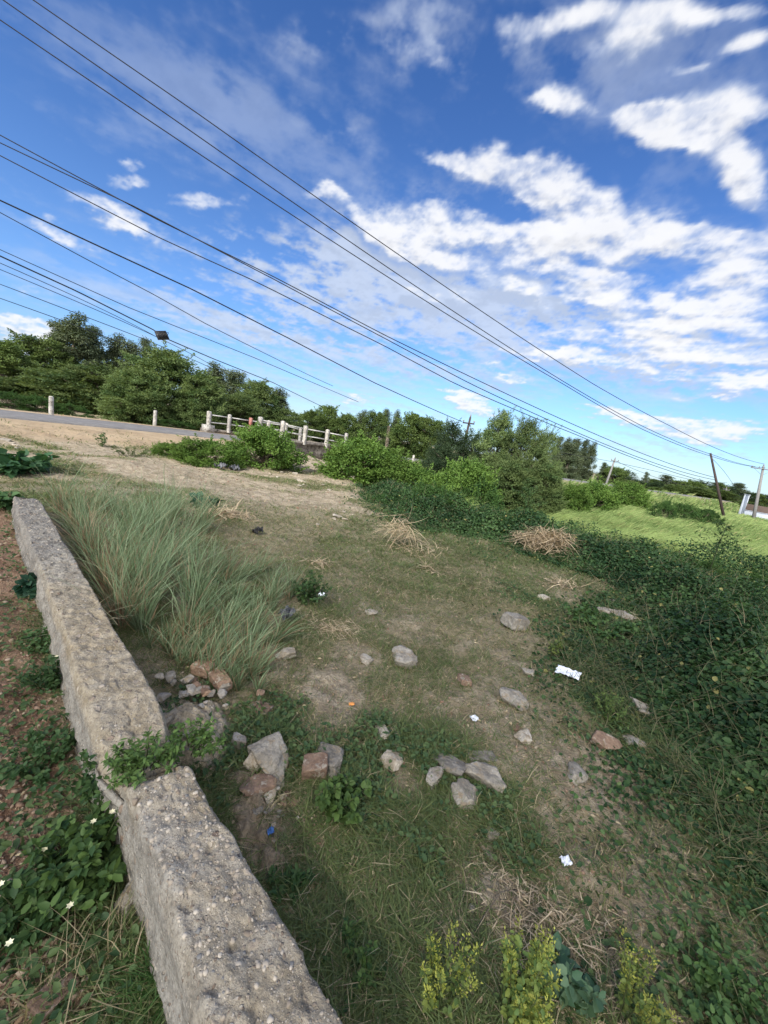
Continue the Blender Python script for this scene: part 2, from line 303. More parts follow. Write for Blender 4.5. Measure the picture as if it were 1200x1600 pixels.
# ground: soil, gravelly soil, sandy shoulder, low green
def ground_mat():
    m, n = mat('soil'); pos = n.n('ShaderNodeNewGeometry').outputs['Position']
    at = n.n('ShaderNodeAttribute', dict(attribute_name='col')); sp = n.n('ShaderNodeSeparateColor', None, Color=at.outputs[0])
    b0 = n.noise(pos, .9, 6, .6); b1 = n.noise(pos, 6., 8, .68); b2 = n.noise(pos, 38., 6, .7); b3 = n.noise(pos, 140., 3, .6)
    soil = n.mix(n.mr(b1, .32, .68), (.30, .245, .165), (.58, .49, .36))
    soil = n.mix(n.mr(b2, .35, .75, 0, .7), soil, (.17, .135, .09))
    thatch = n.mix(n.mr(b2, .3, .7), (.16, .145, .08), (.34, .305, .185))
    red = n.mix(n.mr(b1, .3, .7), (.25, .145, .095), (.42, .29, .195))
    red = n.mix(n.mr(b3, .45, .8, 0, .7), red, (.11, .065, .045))
    sand = n.mix(n.mr(b0, .3, .7), (.36, .27, .175), (.48, .375, .25)); sand = n.mix(n.mr(b1, .5, .8, 0, .5), sand, (.25, .19, .12))
    vc = n.n('ShaderNodeTexVoronoi', None, Vector=n.vm('ADD', pos, n.vm('MULTIPLY', n.noise(pos, 60., 3, out=1), (.022, .022, .022))), Scale=95., Randomness=1.); peb = n.mr(vc.outputs[0], .42, .2)
    vs = n.n('ShaderNodeSeparateColor', None, Color=vc.outputs[1])
    pc = n.mix(vs.outputs[0], (.20, .13, .10), (.46, .40, .32)); pk = n.m('MULTIPLY', peb, n.mr(vs.outputs[1], .62, .68))
    c = n.mix(sp.outputs[0], thatch, soil); c = n.mix(sp.outputs[1], c, red); c = n.mix(sp.outputs[2], c, sand)
    pk2 = n.m('MULTIPLY', pk, n.m('ADD', n.m('MULTIPLY', sp.outputs[0], .35), n.m('MULTIPLY', sp.outputs[1], .9), clamp=True))
    c = n.mix(pk2, c, pc)
    hg = n.m('ADD', n.m('ADD', n.m('MULTIPLY', b1, 1.2), n.m('MULTIPLY', b2, .5)), n.m('ADD', n.m('MULTIPLY', b3, .12), n.m('MULTIPLY', pk2, .25)))
    s = n.n('ShaderNodeBsdfPrincipled', None, Base_Color=c, Roughness=.95, Specular_IOR_Level=.1, Normal=bump(n, hg, 1., .06)); out(m, s.outputs[0]); return m
def concrete_mat():
    m, n = mat('weathered_concrete'); pos = n.n('ShaderNodeNewGeometry').outputs['Position']
    b0 = n.noise(pos, 2.2, 5, .6); b1 = n.noise(pos, 14., 8, .7); b2 = n.noise(pos, 90., 4, .7)
    at = n.n('ShaderNodeSeparateColor', None, Color=n.n('ShaderNodeAttribute', dict(attribute_name='col')).outputs[0])
    grey = n.mix(n.mr(b1, .3, .7), (.22, .20, .165), (.46, .425, .36)); dark = n.mix(n.mr(b1, .3, .7), (.085, .082, .078), (.23, .225, .215)); tan = n.mix(n.mr(b1, .3, .7), (.29, .235, .15), (.50, .42, .295))
    c = n.mix(n.m('ADD', at.outputs[0], n.mr(b0, .45, .7, -.3, .3), clamp=True), grey, tan); c = n.mix(n.m('ADD', at.outputs[1], n.mr(b0, .45, .7, -.2, .2), clamp=True), c, dark)
    c = n.mix(n.mr(b2, .42, .75, 0, .6), c, (.075, .068, .06))
    def peb(scale, lo, seed):
        pv = n.vm('ADD', pos, n.vm('MULTIPLY', n.noise(pos, 25., 2, out=1), (.025, .025, .025))); pv = n.vm('ADD', pv, (seed, seed, 0))
        v = n.n('ShaderNodeTexVoronoi', None, Vector=pv, Scale=scale); q = n.n('ShaderNodeSeparateColor', None, Color=v.outputs[1])
        return n.m('MULTIPLY', n.mr(v.outputs[0], .40, .24), n.mr(q.outputs[1], lo, lo+.04)), n.mix(q.outputs[0], (.22, .16, .115), (.60, .54, .44)), q
    k1, c1, q1 = peb(26., .80, 3.); k2, c2, q2 = peb(75., .62, 9.); k3, c3, q3 = peb(170., .5, 14.)
    c = n.mix(n.m('MULTIPLY', k3, .7), c, c3); c = n.mix(n.m('MULTIPLY', k2, .85), c, c2); c = n.mix(k1, c, n.mix(.35, c1, (.33, .24, .17)))
    hg = n.m('ADD', n.m('ADD', n.m('MULTIPLY', b1, 1.), n.m('MULTIPLY', b2, .25)), n.m('ADD', n.m('MULTIPLY', k1, .3), n.m('ADD', n.m('MULTIPLY', k2, .2), n.m('MULTIPLY', k3, .1))))
    s = n.n('ShaderNodeBsdfPrincipled', None, Base_Color=c, Roughness=.92, Specular_IOR_Level=.15, Normal=bump(n, hg, .9, .02)); out(m, s.outputs[0]); return m
M_soil = ground_mat(); M_conc = concrete_mat()
M_leaf = foliage('leaf_green'); M_grass = foliage('grass_blades', 1., .3, .6, .05, .2); M_dry = foliage('dry_stalks', 1., .15, .8, .05, .1); M_crown = foliage('tree_leaves', 1., .3, .6, .18, .12)
M_bark = rocky('bark', (.10, .08, .06), (.22, .19, .15), None, 5., .5); M_stone = rocky('grey_stone', (.22, .20, .165), (.44, .41, .35), (.33, .27, .19), 11., 1.)
M_lime = rocky('pale_stone', (.30, .26, .20), (.54, .50, .43), (.33, .27, .19), 12., .9); M_brick = rocky('broken_brick', (.19, .125, .09), (.31, .215, .15), (.40, .35, .28), 11.)
M_wconc = rocky('old_white_paint', (.30, .29, .265), (.58, .56, .52), (.13, .11, .09), 5., .3); M_oldc = rocky('stained_concrete', (.13, .115, .10), (.30, .27, .235), (.08, .07, .06), 2.4, .5)
M_redp = rocky('faded_red_paint', (.42, .13, .10), (.5, .25, .2), (.45, .4, .36), 6., .3); M_pole = plain('pole_concrete', (.19, .185, .18), .8); M_dpole = plain('rusty_iron', (.045, .03, .026), .8)
M_wire = plain('black_cable', (.018, .018, .02), .5); M_rail = plain('painted_rail', (.50, .49, .46), .7, 0, .3, 3.); M_black = plain('black_metal', (.015, .015, .016), .4); M_glass = plain('lamp_glass', (.05, .05, .055), .15)
M_ins = plain('porcelain', (.25, .22, .2), .3); M_paper = plain('crumpled_paper', (.72, .76, .82), .7, 0, .06, 20.); M_bag = plain('grey_plastic', (.08, .083, .095), .5); M_wht = plain('white_wall_paint', (.42, .46, .52), .8, 0, .1, 1.5)
M_blue = plain('blue_plastic', (.08, .2, .5), .4); M_orange = plain('orange_wrapper', (.7, .3, .08), .4); M_petal = plain('petal', (.8, .76, .5), .6); M_roof = plain('rusty_roof', (.10, .07, .055), .8)
M_asph = rocky('asphalt', (.20, .195, .19), (.29, .28, .265), None, 3., .3)
# ------------------------------------------------------------------ ground sheet
def build_ground():
    r = [.25]
    while r[-1] < 30: r.append(r[-1]*1.0135)
    while r[-1] < 5200: r.append(r[-1]*1.07)
    r = np.array(r); front = np.arange(-68, 68, .30); backa = np.arange(68, 292, 3.2)
    th = np.radians(np.concatenate([front, backa])); n = len(th)
    X = r[:, None]*np.sin(th)[None]; Y = r[:, None]*np.cos(th)[None]; Z = h(X, Y)
    V = np.stack([X, Y, Z], -1).reshape(-1, 3)
    i = np.arange(len(r)-1)[:, None]*n; j = np.arange(n)[None]; j2 = (j+1) % n
    Q = np.stack([i+j, i+n+j, i+n+j2, i+j2], -1).reshape(-1, 4)
    c0 = len(V); V = np.vstack([V, [0, 0, float(h(0., 0.))]]); T = np.stack([np.full(n, c0), np.arange(n), (np.arange(n)+1) % n], -1)
    x, y = V[:, 0], V[:, 1]; s = sright(x, y); b = bare(x, y)*(1-ss(-.2, .6, s)); lf = leftzone(x, y); rd = rdist(x, y)
    sand = np.maximum(ss(5.6, 4.0, rd+1.6*fbm(x, y, .5, 3, 51)), 0)*(ss(0, -1., s)) * (1-lf*.5)
    o = mk('ground', V, Q, T, M_soil, None, np.stack([b, lf, sand], 1), True); tag(o, kind='structure'); return o
WL = [(-.05, .45), (-4.2, 4.35)]
def leftzone(x, y):    # soil on the left of the low wall
    dx, dy = WL[1][0]-WL[0][0], WL[1][1]-WL[0][1]; L = math.hypot(dx, dy); c = ((x-WL[0][0])*dy-(y-WL[0][1])*dx)/L
    return ss(.05, -.15, c)*ss(6.8, 5.6, ((x-WL[0][0])*dx+(y-WL[0][1])*dy)/L + .4*fbm(x, y, 1., 2, 3))
build_ground()
# road: asphalt ribbon, 4 cm above the soil, with real edge thickness
def ribbon(name, pts, half, z0, dz, mat_):
    pts = np.array(pts, float); L = np.concatenate([[0], np.cumsum(np.linalg.norm(np.diff(pts, axis=0), axis=1))])
    u = np.linspace(0, L[-1], 240); c = np.stack([np.interp(u, L, pts[:, i]) for i in range(2)], 1)
    for _ in range(6): c[1:-1] = (c[:-2]+c[1:-1]*2+c[2:])/4
    tg = np.gradient(c, axis=0); tg /= np.linalg.norm(tg, axis=1)[:, None]; nn = np.stack([-tg[:, 1], tg[:, 0]], 1)
    wob = .10*fbm(u, u*0, .5, 3, 9)
    V = []
    for k, (o_, zz) in enumerate([(-half-.05, z0-.25), (-half, z0+dz), (-half*.5, z0+dz+.02), (half*.5, z0+dz+.02), (half, z0+dz), (half+.05, z0-.25)]):
        q = c+nn*(o_+wob*np.sign(o_)*(abs(o_) >= half))[:, None]
        V.append(np.column_stack([q, np.full(len(q), zz)]))
    V = np.stack(V, 1).reshape(-1, 3); i = np.arange(len(u)-1)[:, None]*6; j = np.arange(5)[None]
    return mk(name, V, np.stack([i+j, i+j+1, i+6+j+1, i+6+j], -1).reshape(-1, 4), None, mat_)
tag(ribbon('road', ROAD, 1.65, .3, .035, M_asph), kind='structure')
#OBJECTS
def GP(px, py, z=0.):
    px = np.asarray(px, float); py = np.asarray(py, float)
    d = F_ + ((px-600)/FPX)[..., None]*RR + ((800-py)/FPX)[..., None]*UU
    return EYE + d*((z-EYE[2])/d[..., 2])[..., None]
def sight(px, py, base_z):   # real-world point at a height over the ground level
    return GP(px, py, base_z)
# ------------------------------------------------------------------ low broken wall
def wall_piece(name, Lp, Rp, label, seed, tanv, darkv, ztop=.30, rough=1.):
    Lw = GP([p[0] for p in Lp], [p[1] for p in Lp], ztop); Rw = GP([p[0] for p in Rp], [p[1] for p in Rp], ztop)
    def par(A, n):
        d = np.concatenate([[0], np.cumsum(np.linalg.norm(np.diff(A, axis=0), axis=1))]); u = np.linspace(0, d[-1], n)
        B = np.stack([np.interp(u, d, A[:, i]) for i in range(3)], 1)
        for _ in range(8): B[1:-1] = (B[:-2]+2*B[1:-1]+B[2:])/4
        return B, d[-1]
    n = int(max(60, par(Lw, 5)[1]/.009)); A, _ = par(Lw, n); B, _ = par(Rw, n)
    prof = []     # (across 0..1, height drop, outward)
    for k in range(16): prof.append((0, .42*(1-k/15.)**1., 0))
    a = [( .02, .012), (.05, .004), (.09, 0)] ; prof = [(-.03-.10*q[1], q[1]*.9+.06, 0) for q in prof]+[(-.012, .040, 0), (.01, .024, 0), (.03, .012, 0), (.045, .005, 0)]
    m = 30
    for k in range(m): prof.append((.06+.88*k/(m-1), 0, 0))
    prof += [(.955, .004, 0), (.975, .012, 0), (.995, .026, 0), (1.01, .042, 0)] + [(1.02+.10*q, .06+.38*q, 0) for q in np.linspace(0, 1, 14)]
    prof = np.array(prof); V = A[:, None]*(1-prof[None, :, 0:1]) + B[:, None]*prof[None, :, 0:1]; V[..., 2] = ztop-prof[None, :, 1]
    x, y, z = V[..., 0], V[..., 1], V[..., 2]; top = ss(.09, .03, prof[:, 1])[None]
    nz = (.016*fbm(x, y, 2.4, 3, seed)+.012*fbm(x, y, 12, 4, seed+3)+.010*fbm(x, y, 45, 4, seed+7, .65)-.012*ss(.15, .5, fbm(x, y, 20, 3, seed+9)))*rough
    V[..., 2] += nz*top
    side = (fbm(x*1.0+z*3, z*9+y, 2.2, 4, seed+11)*.022+fbm(x+z*7, z*14+y*2, 9, 3, seed+13)*.010)*rough
    ac = (B-A); ac /= np.linalg.norm(ac, axis=1)[:, None]; sg = np.where(prof[:, 0] < .5, -1, 1)[None]; V += ac[:, None]*(side*(1-top*.55)*sg)[..., None]
    # chipped arrises
    ch = ss(.1, .5, fbm(x, y, 7, 3, seed+21))*ss(.12, .0, np.minimum(np.abs(prof[:, 0]), np.abs(1-prof[:, 0])))[None]*.012*rough; V[..., 2] -= ch*top
    # broken ends slump
    e = np.arange(n)/(n-1)
    for end, amt in ((e, .10), (1-e, .10)): V[..., 2] -= (amt*ss(.10, 0, end)[:, None]*(.4+.9*vn(x*9, y*9, seed+30)))*top*.8
    k = prof.shape[0]; i = np.arange(n-1)[:, None]*k; j = np.arange(k-1)[None]
    Q = np.stack([i+j, i+j+1, i+k+j+1, i+k+j], -1).reshape(-1, 4)
    T = []
    for b, flip in ((0, 0), ((n-1)*k, 1)):
        for q in range(k//2):
            r_ = k-1-q
            if q+1 < r_: T += [(b+q, b+q+1, b+r_), (b+q+1, b+r_-1, b+r_)] if flip else [(b+q, b+r_, b+q+1), (b+q+1, b+r_, b+r_-1)]
    tv = np.interp(e, *tanv)[:, None]+0*x+.7*fbm(x, y, 3, 4, seed+40); dv = np.interp(e, *darkv)[:, None]+0*x+.2*fbm(x, y, 5, 3, seed+41)
    c = np.stack([np.clip(tv, 0, 1)*top, np.clip(dv, 0, 1), 0*x], -1).reshape(-1, 3)
    o = mk(name, V.reshape(-1, 3), Q, T, M_conc, None, c, True)
    return tag(o, label, 'wall', 'pieces of the low broken concrete wall')
far_wall = wall_piece('low_concrete_wall', [(20,770),(27,803),(50,857),(67,900),(87,960),(100,993),(117,1050),(135,1100),(163,1185),(200,1222)], [(60,773),(77,803),(100,843),(123,880),(150,927),(173,967),(203,1013),(233,1060),(255,1100),(275,1165),(285,1195)],
    'long low concrete wall running back beside the tall grass, dark grey far end', 200, ([0, .5, .62, 1], [-.2, 0, 1., 1.1]), ([0, .45, .62, 1], [.8, .5, -.4, -.6]))
near_wall = wall_piece('low_concrete_wall', [(188,1205),(208,1262),(222,1303),(240,1345),(262,1417),(297,1527),(330,1640),(380,1800)], [(290,1170),(308,1208),(322,1240),(345,1275),(370,1307),(403,1365),(440,1409),(480,1482),(540,1600),(620,1760)],
    'near broken stretch of thick concrete wall with pebbles showing, at bottom left', 230, ([0, .2, .45, 1], [1., .9, .3, .15]), ([0, 1], [-.5, -.3]), .295, 1.1)
def embedded(o, n, seed, smax):
    r = np.random.RandomState(seed); me = o.data; co = np.empty(len(me.vertices)*3, np.float32); me.vertices.foreach_get('co', co); co = co.reshape(-1, 3); nr = np.empty_like(co).ravel(); me.vertices.foreach_get('normal', nr); nr = nr.reshape(-1, 3)
    idx = r.choice(np.where((np.abs(nr[:, 2]) > .75) & (co[:, 2] > .2))[0], n); bm = bmesh.new(); bmesh.ops.create_icosphere(bm, subdivisions=2, radius=1.); iv = np.array([v.co[:] for v in bm.verts]); fi = np.array([[v.index for v in f.verts] for f in bm.faces]); bm.free()
    dist = np.hypot(co[idx, 0], co[idx, 1]); sz = (.0012+smax*r.rand(n)**9)*(1+.25*dist); V = iv[None]*(1+.12*r.randn(n, len(iv), 1))*sz[:, None, None]*(.65+.7*r.rand(n, 1, 3)); V = V+(co[idx]-np.array([0, 0, 1.])*(sz*.50)[:, None])[:, None]
    c = mixc((.22, .17, .12), (.52, .46, .37), r.rand(n)); g = r.rand(n) < .12; c[g] = (.19, .185, .175); c = np.repeat(c, len(iv), 0); T = fi[None]+np.arange(n)[:, None, None]*len(iv)
    m, nn = mat('embedded_pebble'); b = nn.n('ShaderNodeBsdfPrincipled', None, Base_Color=nn.n('ShaderNodeAttribute', dict(attribute_name='col')).outputs[0], Roughness=.8); out(m, b.outputs[0]); q = mk('pebbles', V.reshape(-1, 3), None, T.reshape(-1, 3), m, o, c, True); q['kind'] = 'stuff'
embedded(near_wall, 2600, 5, .006); embedded(far_wall, 1500, 6, .004)
# ------------------------------------------------------------------ rocks
_bm = bmesh.new(); bmesh.ops.create_icosphere(_bm, subdivisions=5, radius=1.0); ICO = np.array([v.co[:] for v in _bm.verts]); ICOF = np.array([[v.index for v in f.verts] for f in _bm.faces]); _bm.free()
def rock_mesh(seed, dims, planes=9, nz=.07, kind='rock'):
    r = np.random.RandomState(seed); d = ICO
    if kind == 'brick': N = np.array([[1,0,0],[-1,0,0],[0,1,0],[0,-1,0],[0,0,1],[0,0,-1]], float); N = N+r.randn(6, 3)*.04; dist = np.ones(6)*.8; N = np.vstack([N, r.randn(3, 3)]); dist = np.concatenate([dist, [1.02, 1.06, 1.1]])
    else: N = r.randn(planes, 3); dist = .62+.35*r.rand(planes); N = np.vstack([N, [0, 0, 1.]]); dist = np.append(dist, .7)
    N /= np.linalg.norm(N, axis=1)[:, None]; dp = d@N.T; rr = np.where(dp > 1e-3, dist/np.maximum(dp, 1e-3), 9).min(1); rr = np.minimum(rr, 1.25)
    V = d*rr[:, None]
    n1 = vn3(V*2.2+seed*3.1, seed)-.5; n2 = vn3(V*7+seed, seed+1)-.5; n3 = vn3(V*19, seed+2)-.5
    V = V*(1+nz*(2.4*n1+1.2*n2+.6*n3))[:, None]; return V*np.array(dims)*.5
ROCKS = []
def rock(name, px, py, wpx, hpx, mat_, label, cat='rock', group=None, seed=None, kind='rock', flat=.6, rz=None, sink=.18, tilt=.15, depth=None, planes=13, zoff=0.):
    p, t = G(px, py+hpx*.15); w_ = wpx/FPX*t*.95; ROCKS.append((p[0], p[1], w_)) if zoff < .05 else None; seed = int(px*7+py) if seed is None else seed
    r = np.random.RandomState(seed); d2 = w_*(depth if depth else .75+.2*r.rand()); hgt = w_*flat
    V = rock_mesh(seed, (w_*1.12, d2*1.12, hgt*1.12), planes, .085 if kind == 'rock' else .045, kind)
    o = mk(name, V, None, ICOF, mat_, None, None, True); z = float(h(p[0], p[1]))
    o.location = (p[0], p[1], z+zoff+hgt*(.5-sink)); o.rotation_euler = (r.uniform(-tilt, tilt), r.uniform(-tilt, tilt), rz if rz is not None else r.rand()*6)
    return tag(o, label, cat, group)
RG = 'stones lying on the clearing'; BG = 'broken bricks'
rock('stone', 372,1172,27,36,M_lime,'white chalky stone at the left of the stone pile by the wall',group=RG,flat=.95,seed=3,sink=.15)
rock('stone', 419,1187,66,62,M_stone,'largest tan angular stone leaning on top of the pile by the wall',group=RG,flat=.62,seed=11,sink=.12,tilt=.35)
rock('stone', 396,1200,31,30,M_lime,'pale knobbly stone in the middle of the pile by the wall',group=RG,flat=.9,seed=21,sink=.0)
rock('stone', 433,1226,34,26,M_stone,'brownish stone below the largest tan stone of the pile',group=RG,flat=.6,seed=33)
rock('stone', 402,1245,44,36,M_brick,'reddish mixed rubble lump at the foot of the stone pile',group=RG,flat=.6,seed=41)
rock('stone', 418,1258,22,14,M_lime,'small rounded tan pebble stone below the stone pile',group=RG,seed=43)
rock('stone', 416,1276,10,12,M_lime,'tiny white pebble on bare soil beside the near wall',group=RG,seed=44)
rock('stone', 593,1130,17,22,M_lime,'upper lobe of the bone shaped pale stone in the clearing centre',group=RG,flat=.7,seed=51,planes=14)
rock('stone', 596,1152,21,28,M_lime,'pale elongated stone standing alone in the centre of the clearing',group=RG,flat=.7,seed=52,planes=14,depth=1.5,rz=.3)
rock('stone', 613,1141,19,15,M_stone,'small brown stone touching the pale elongated stone',group=RG,seed=53)
rock('stone', 630,1025,46,32,M_stone,'rounded grey stone in the middle of the path',group=RG,flat=.55,seed=61,planes=12)
rock('stone', 573,1029,24,16,M_lime,'small pale stone left of the rounded grey stone',group=RG,seed=63,flat=.4)
rock('stone', 803,978,40,30,M_stone,'boxy grey stone block near the right side of the clearing',group=RG,kind='brick',flat=.55,seed=71,rz=.5,tilt=.25,sink=.1)
rock('stone', 848,938,18,12,M_lime,'small pale stone beyond the boxy grey block',group=RG,seed=73,kind='brick')
rock('stone', 795,1093,44,28,M_stone,'rounded grey stone left of the white paper',group=RG,flat=.5,seed=81)
rock('stone', 818,1153,28,20,M_lime,'pale stone between the two weeds right of centre',group=RG,flat=.5,seed=83)
rock('stone', 824,1052,22,12,M_stone,'small half buried grey stone just left of white paper',group=RG,flat=.4,seed=85)
rock('stone', 706,1197,52,34,M_stone,'long pitted grey stone at the left of the middle group',group=RG,flat=.55,seed=91,depth=.7,rz=-.5)
rock('stone', 758,1212,64,42,M_stone,'biggest pitted grey stone of the middle group',group=RG,flat=.55,seed=93,depth=.7,rz=-.25)
rock('stone', 677,1215,32,36,M_lime,'bluish white stone at the left end of the middle group',group=RG,flat=.8,seed=95)
rock('stone', 727,1247,42,40,M_stone,'wedge shaped grey stone in front of the middle group',group=RG,flat=.6,seed=97)
rock('stone', 752,1184,52,9,M_stone,'thin flat slab lying behind the middle stone group',group=RG,kind='brick',flat=.16,seed=99,depth=.4,rz=.2)
rock('stone', 768,1300,22,20,M_stone,'small grey stone in grass, upper one of two below the middle group',group=RG,seed=101)
rock('stone', 763,1320,26,20,M_stone,'flat grey stone in grass, lower one of two below the middle group',group=RG,flat=.4,seed=103)
rock('stone', 637,1320,30,28,M_stone,'flat half buried stone on bare soil below the pale clod',group=RG,flat=.35,seed=105)
rock('stone', 900,1214,40,26,M_stone,'flat grey stone on the bare slope at right',group=RG,flat=.4,seed=107)
rock('stone', 985,1163,32,18,M_stone,'grey stone at the edge of the vines right of the red brick',group=RG,flat=.45,seed=109)
rock('stone', 1000,1112,40,28,M_stone,'brown earth clod under the vines at right',group=RG,flat=.6,seed=111)
rock('stone', 515,1194,56,34,M_stone,'rough grey mortar lump behind the red brick',group=RG,flat=.5,seed=113)
rock('stone', 530,1226,26,38,M_stone,'grey mortar piece right of the red brick',group=RG,flat=.7,seed=115)
rock('stone', 612,1196,34,22,M_lime,'pale clod on bare soil right of the mortar lump',group=RG,flat=.5,seed=117)
rock('stone', 738,1416,15,12,M_stone,'tiny grey stone on the bare patch near the bottom',group=RG,seed=119)
rock('stone', 641,1419,15,13,M_lime,'tiny pinkish stone in weeds near the bottom',group=RG,seed=121)
rock('stone', 968,964,42,20,M_stone,'dark flat slab in the small heap by the vines',group=RG,flat=.4,seed=123,depth=.5,rz=-.4)
rock('stone', 942,958,26,17,M_lime,'bluish stone at the left of the small heap by the vines',group=RG,flat=.5,seed=125,kind='brick')
rock('stone', 954,941,18,12,M_stone,'grey stone at the back of the small heap by the vines',group=RG,seed=127)
rock('stone', 937,949,16,10,M_stone,'brown stone between the two at the small heap by the vines',group=RG,seed=129)
rock('stone', 447,1029,28,20,M_lime,'pinkish stone at the right edge of the tall grass',group=RG,flat=.6,seed=131)
rock('stone', 579,957,18,12,M_lime,'small pale clod on the bare patch beyond the grey stone',group=RG,flat=.4,seed=133)
rock('stone', 200,1405,34,60,M_lime,'tan stone wedged under the left face of the near wall',group=RG,flat=1.2,seed=135,sink=.35)
rock('stone', 249,1072,12,10,M_lime,'small white pebble stone on the broken wall shoulder',group=RG,seed=137,sink=-1.6)
rock('stone', 264,1072,18,14,M_stone,'small rounded grey pebble on the broken wall shoulder',group=RG,seed=138,sink=-1.1)
rock('brick', 342,1080,50,30,M_brick,'long red brick fallen beside the broken wall shoulder','brick',BG,kind='brick',flat=.38,seed=141,depth=.5,rz=-.75,sink=-.3)
rock('brick', 316,1062,38,22,M_brick,'pale topped brick at the upper edge of the rubble by the tall grass','brick',BG,kind='brick',flat=.5,seed=143,depth=.6,rz=-.3,sink=-.3)
rock('brick', 406,1113,44,18,M_brick,'flat red brick half buried in grass right of the rubble','brick',BG,kind='brick',flat=.3,seed=145,depth=.6,rz=-.3)
rock('brick', 490,1212,44,36,M_brick,'red brick end standing beside the leafy weed','brick',BG,kind='brick',flat=.75,seed=147,rz=.2,sink=.15)
rock('brick', 940,1167,38,22,M_brick,'reddish brick piece on the bare slope at right','brick',BG,flat=.5,seed=149)
rock('brick', 726,1062,24,11,M_brick,'small orange brick chip in the grass','brick',BG,kind='brick',flat=.4,seed=151)
rock('brick', 82,1562,46,50,M_brick,'dark red brick lying in soil at the bottom left corner','brick',BG,kind='brick',flat=.35,seed=153,depth=1.3,rz=-.3)
rock('brick', 182,1345,30,46,M_brick,'red brick hidden between weeds and the near wall','brick',BG,kind='brick',flat=1.,seed=155)
rock('brick', 806,1142,14,9,M_brick,'tiny red brick chip above the pale stone','brick',BG,seed=157)
rock('brick', 267,1018,12,10,M_brick,'red brick chip under the tall grass','brick',BG,seed=159)
rock('brick', 400,1262,14,10,M_brick,'orange brick chip at the foot of the stone pile','brick',BG,seed=161)
# crumbled shoulder of mortar joining both wall pieces
def mound(name, cx, cy, z0, rx, ry, hh, rz, label, mat_, seed, col=(1, 0, 0)):
    n = 140; g = np.linspace(-1, 1, n); X, Y = np.meshgrid(g, g); r = np.hypot(X, Y)
    x = X*rx; y = Y*ry; ca, sa = math.cos(rz), math.sin(rz); wx = cx+x*ca-y*sa; wy = cy+x*sa+y*ca
    f = ss(1.05, .15, r+.35*fbm(wx, wy, 3.5, 3, seed))
    Z = z0-.10+(hh+.10)*f**.8 + (.06*fbm(wx, wy, 8, 4, seed+2)+.05*np.abs(fbm(wx, wy, 18, 5, seed+5)))*f
    i = np.arange(n-1)[:, None]*n; j = np.arange(n-1)[None]
    V = np.stack([wx, wy, Z], -1).reshape(-1, 3); Q = np.stack([i+j, i+j+1, i+n+j+1, i+n+j], -1).reshape(-1, 4)
    Q = Q[(f.reshape(-1)[Q] > .002).any(1)]
    o = mk(name, V, Q, None, mat_, None, np.broadcast_to(col, (len(V), 3)), True); return tag(o, label, 'rubble')
mp = GP(305, 1112, .12); mound('mortar_rubble', mp[0], mp[1], .0, .46, .32, .11, -.9, 'crumbled tan mortar mound spilling from the broken wall', M_conc, 301)
mp = GP(375, 1250, .05); mound('mortar_rubble', mp[0]+.05, mp[1], .0, .40, .15, .03, -.95, 'low spill of gritty soil and mortar right of the near wall', M_soil, 311, (1., .12, .3))
mp = GP(225, 1200, .2); mound('mortar_rubble', mp[0], mp[1], .0, .15, .10, .17, -.9, 'crumbled gap filling between the two wall pieces', M_conc, 317, (.8, .3, 0))
r_ = np.random.RandomState(91)
for i in range(34):
    a, b = 305+r_.randn()*32, 1112+r_.randn()*26+(i % 3)*6
    rock('rubble_chunk', a, b, r_.uniform(6, 20), 8, [M_lime, M_stone, M_lime, M_brick][i % 4], 'small mortar or brick chunk among many on the crumbled wall shoulder', 'rock', 'chunks on the crumbled wall shoulder', seed=600+i, zoff=.06, flat=.6)
for i in range(26):
    a, b = 420+r_.randn()*34, 1265+r_.randn()*34
    rock('loose_stone', a, b, r_.uniform(4, 12), 6, [M_lime, M_stone, M_brick][i % 3], 'small loose stone among many on the soil beside the near wall', 'rock', 'loose stones beside the near wall', seed=700+i, zoff=.015, flat=.6)
# loose gravel on the soil: uncountable
def gravel():
    b = ICO[:0]; bm = bmesh.new(); bmesh.ops.create_icosphere(bm, subdivisions=1, radius=1.); iv = np.array([v.co[:] for v in bm.verts]); fi = np.array([[v.index for v in f.verts] for f in bm.faces]); bm.free()
    N = 26000; th = R.uniform(rad(-62), rad(62), N*3); rr = np.exp(R.uniform(math.log(.5), math.log(11), N*3)); x = rr*np.sin(th); y = rr*np.cos(th)
    wgt = leftzone(x, y)*.6+bare(x, y)*.22*(sright(x, y) < .2); k = R.rand(N*3) < wgt; x, y, rr = x[k][:N], y[k][:N], rr[k][:N]; N = len(x)
    lz = leftzone(x, y); sz = (.0016+.006*R.rand(N)**5)*(1+.25*rr)*(1+.3*lz)
    V = iv[None]*(1+.30*R.randn(N, len(iv), 1))*sz[:, None, None]*np.array([1, 1, .65])*(.7+.6*R.rand(N, 1, 3)); V[..., 0] += x[:, None]; V[..., 1] += y[:, None]; V[..., 2] += (h(x, y)+sz*.25)[:, None]
    c = mixc((.22, .13, .085), (.42, .34, .25), R.rand(N)**1.5); c = np.repeat(c, len(iv), 0)
    T = fi[None]+np.arange(N)[:, None, None]*len(iv)
    m, n = mat('gravel_stone'); s = n.n('ShaderNodeBsdfPrincipled', None, Base_Color=n.n('ShaderNodeAttribute', dict(attribute_name='col')).outputs[0], Roughness=.9); out(m, s.outputs[0])
    tag(mk('gravel', V.reshape(-1, 3), None, T.reshape(-1, 3), m, None, c), kind='stuff')
gravel()
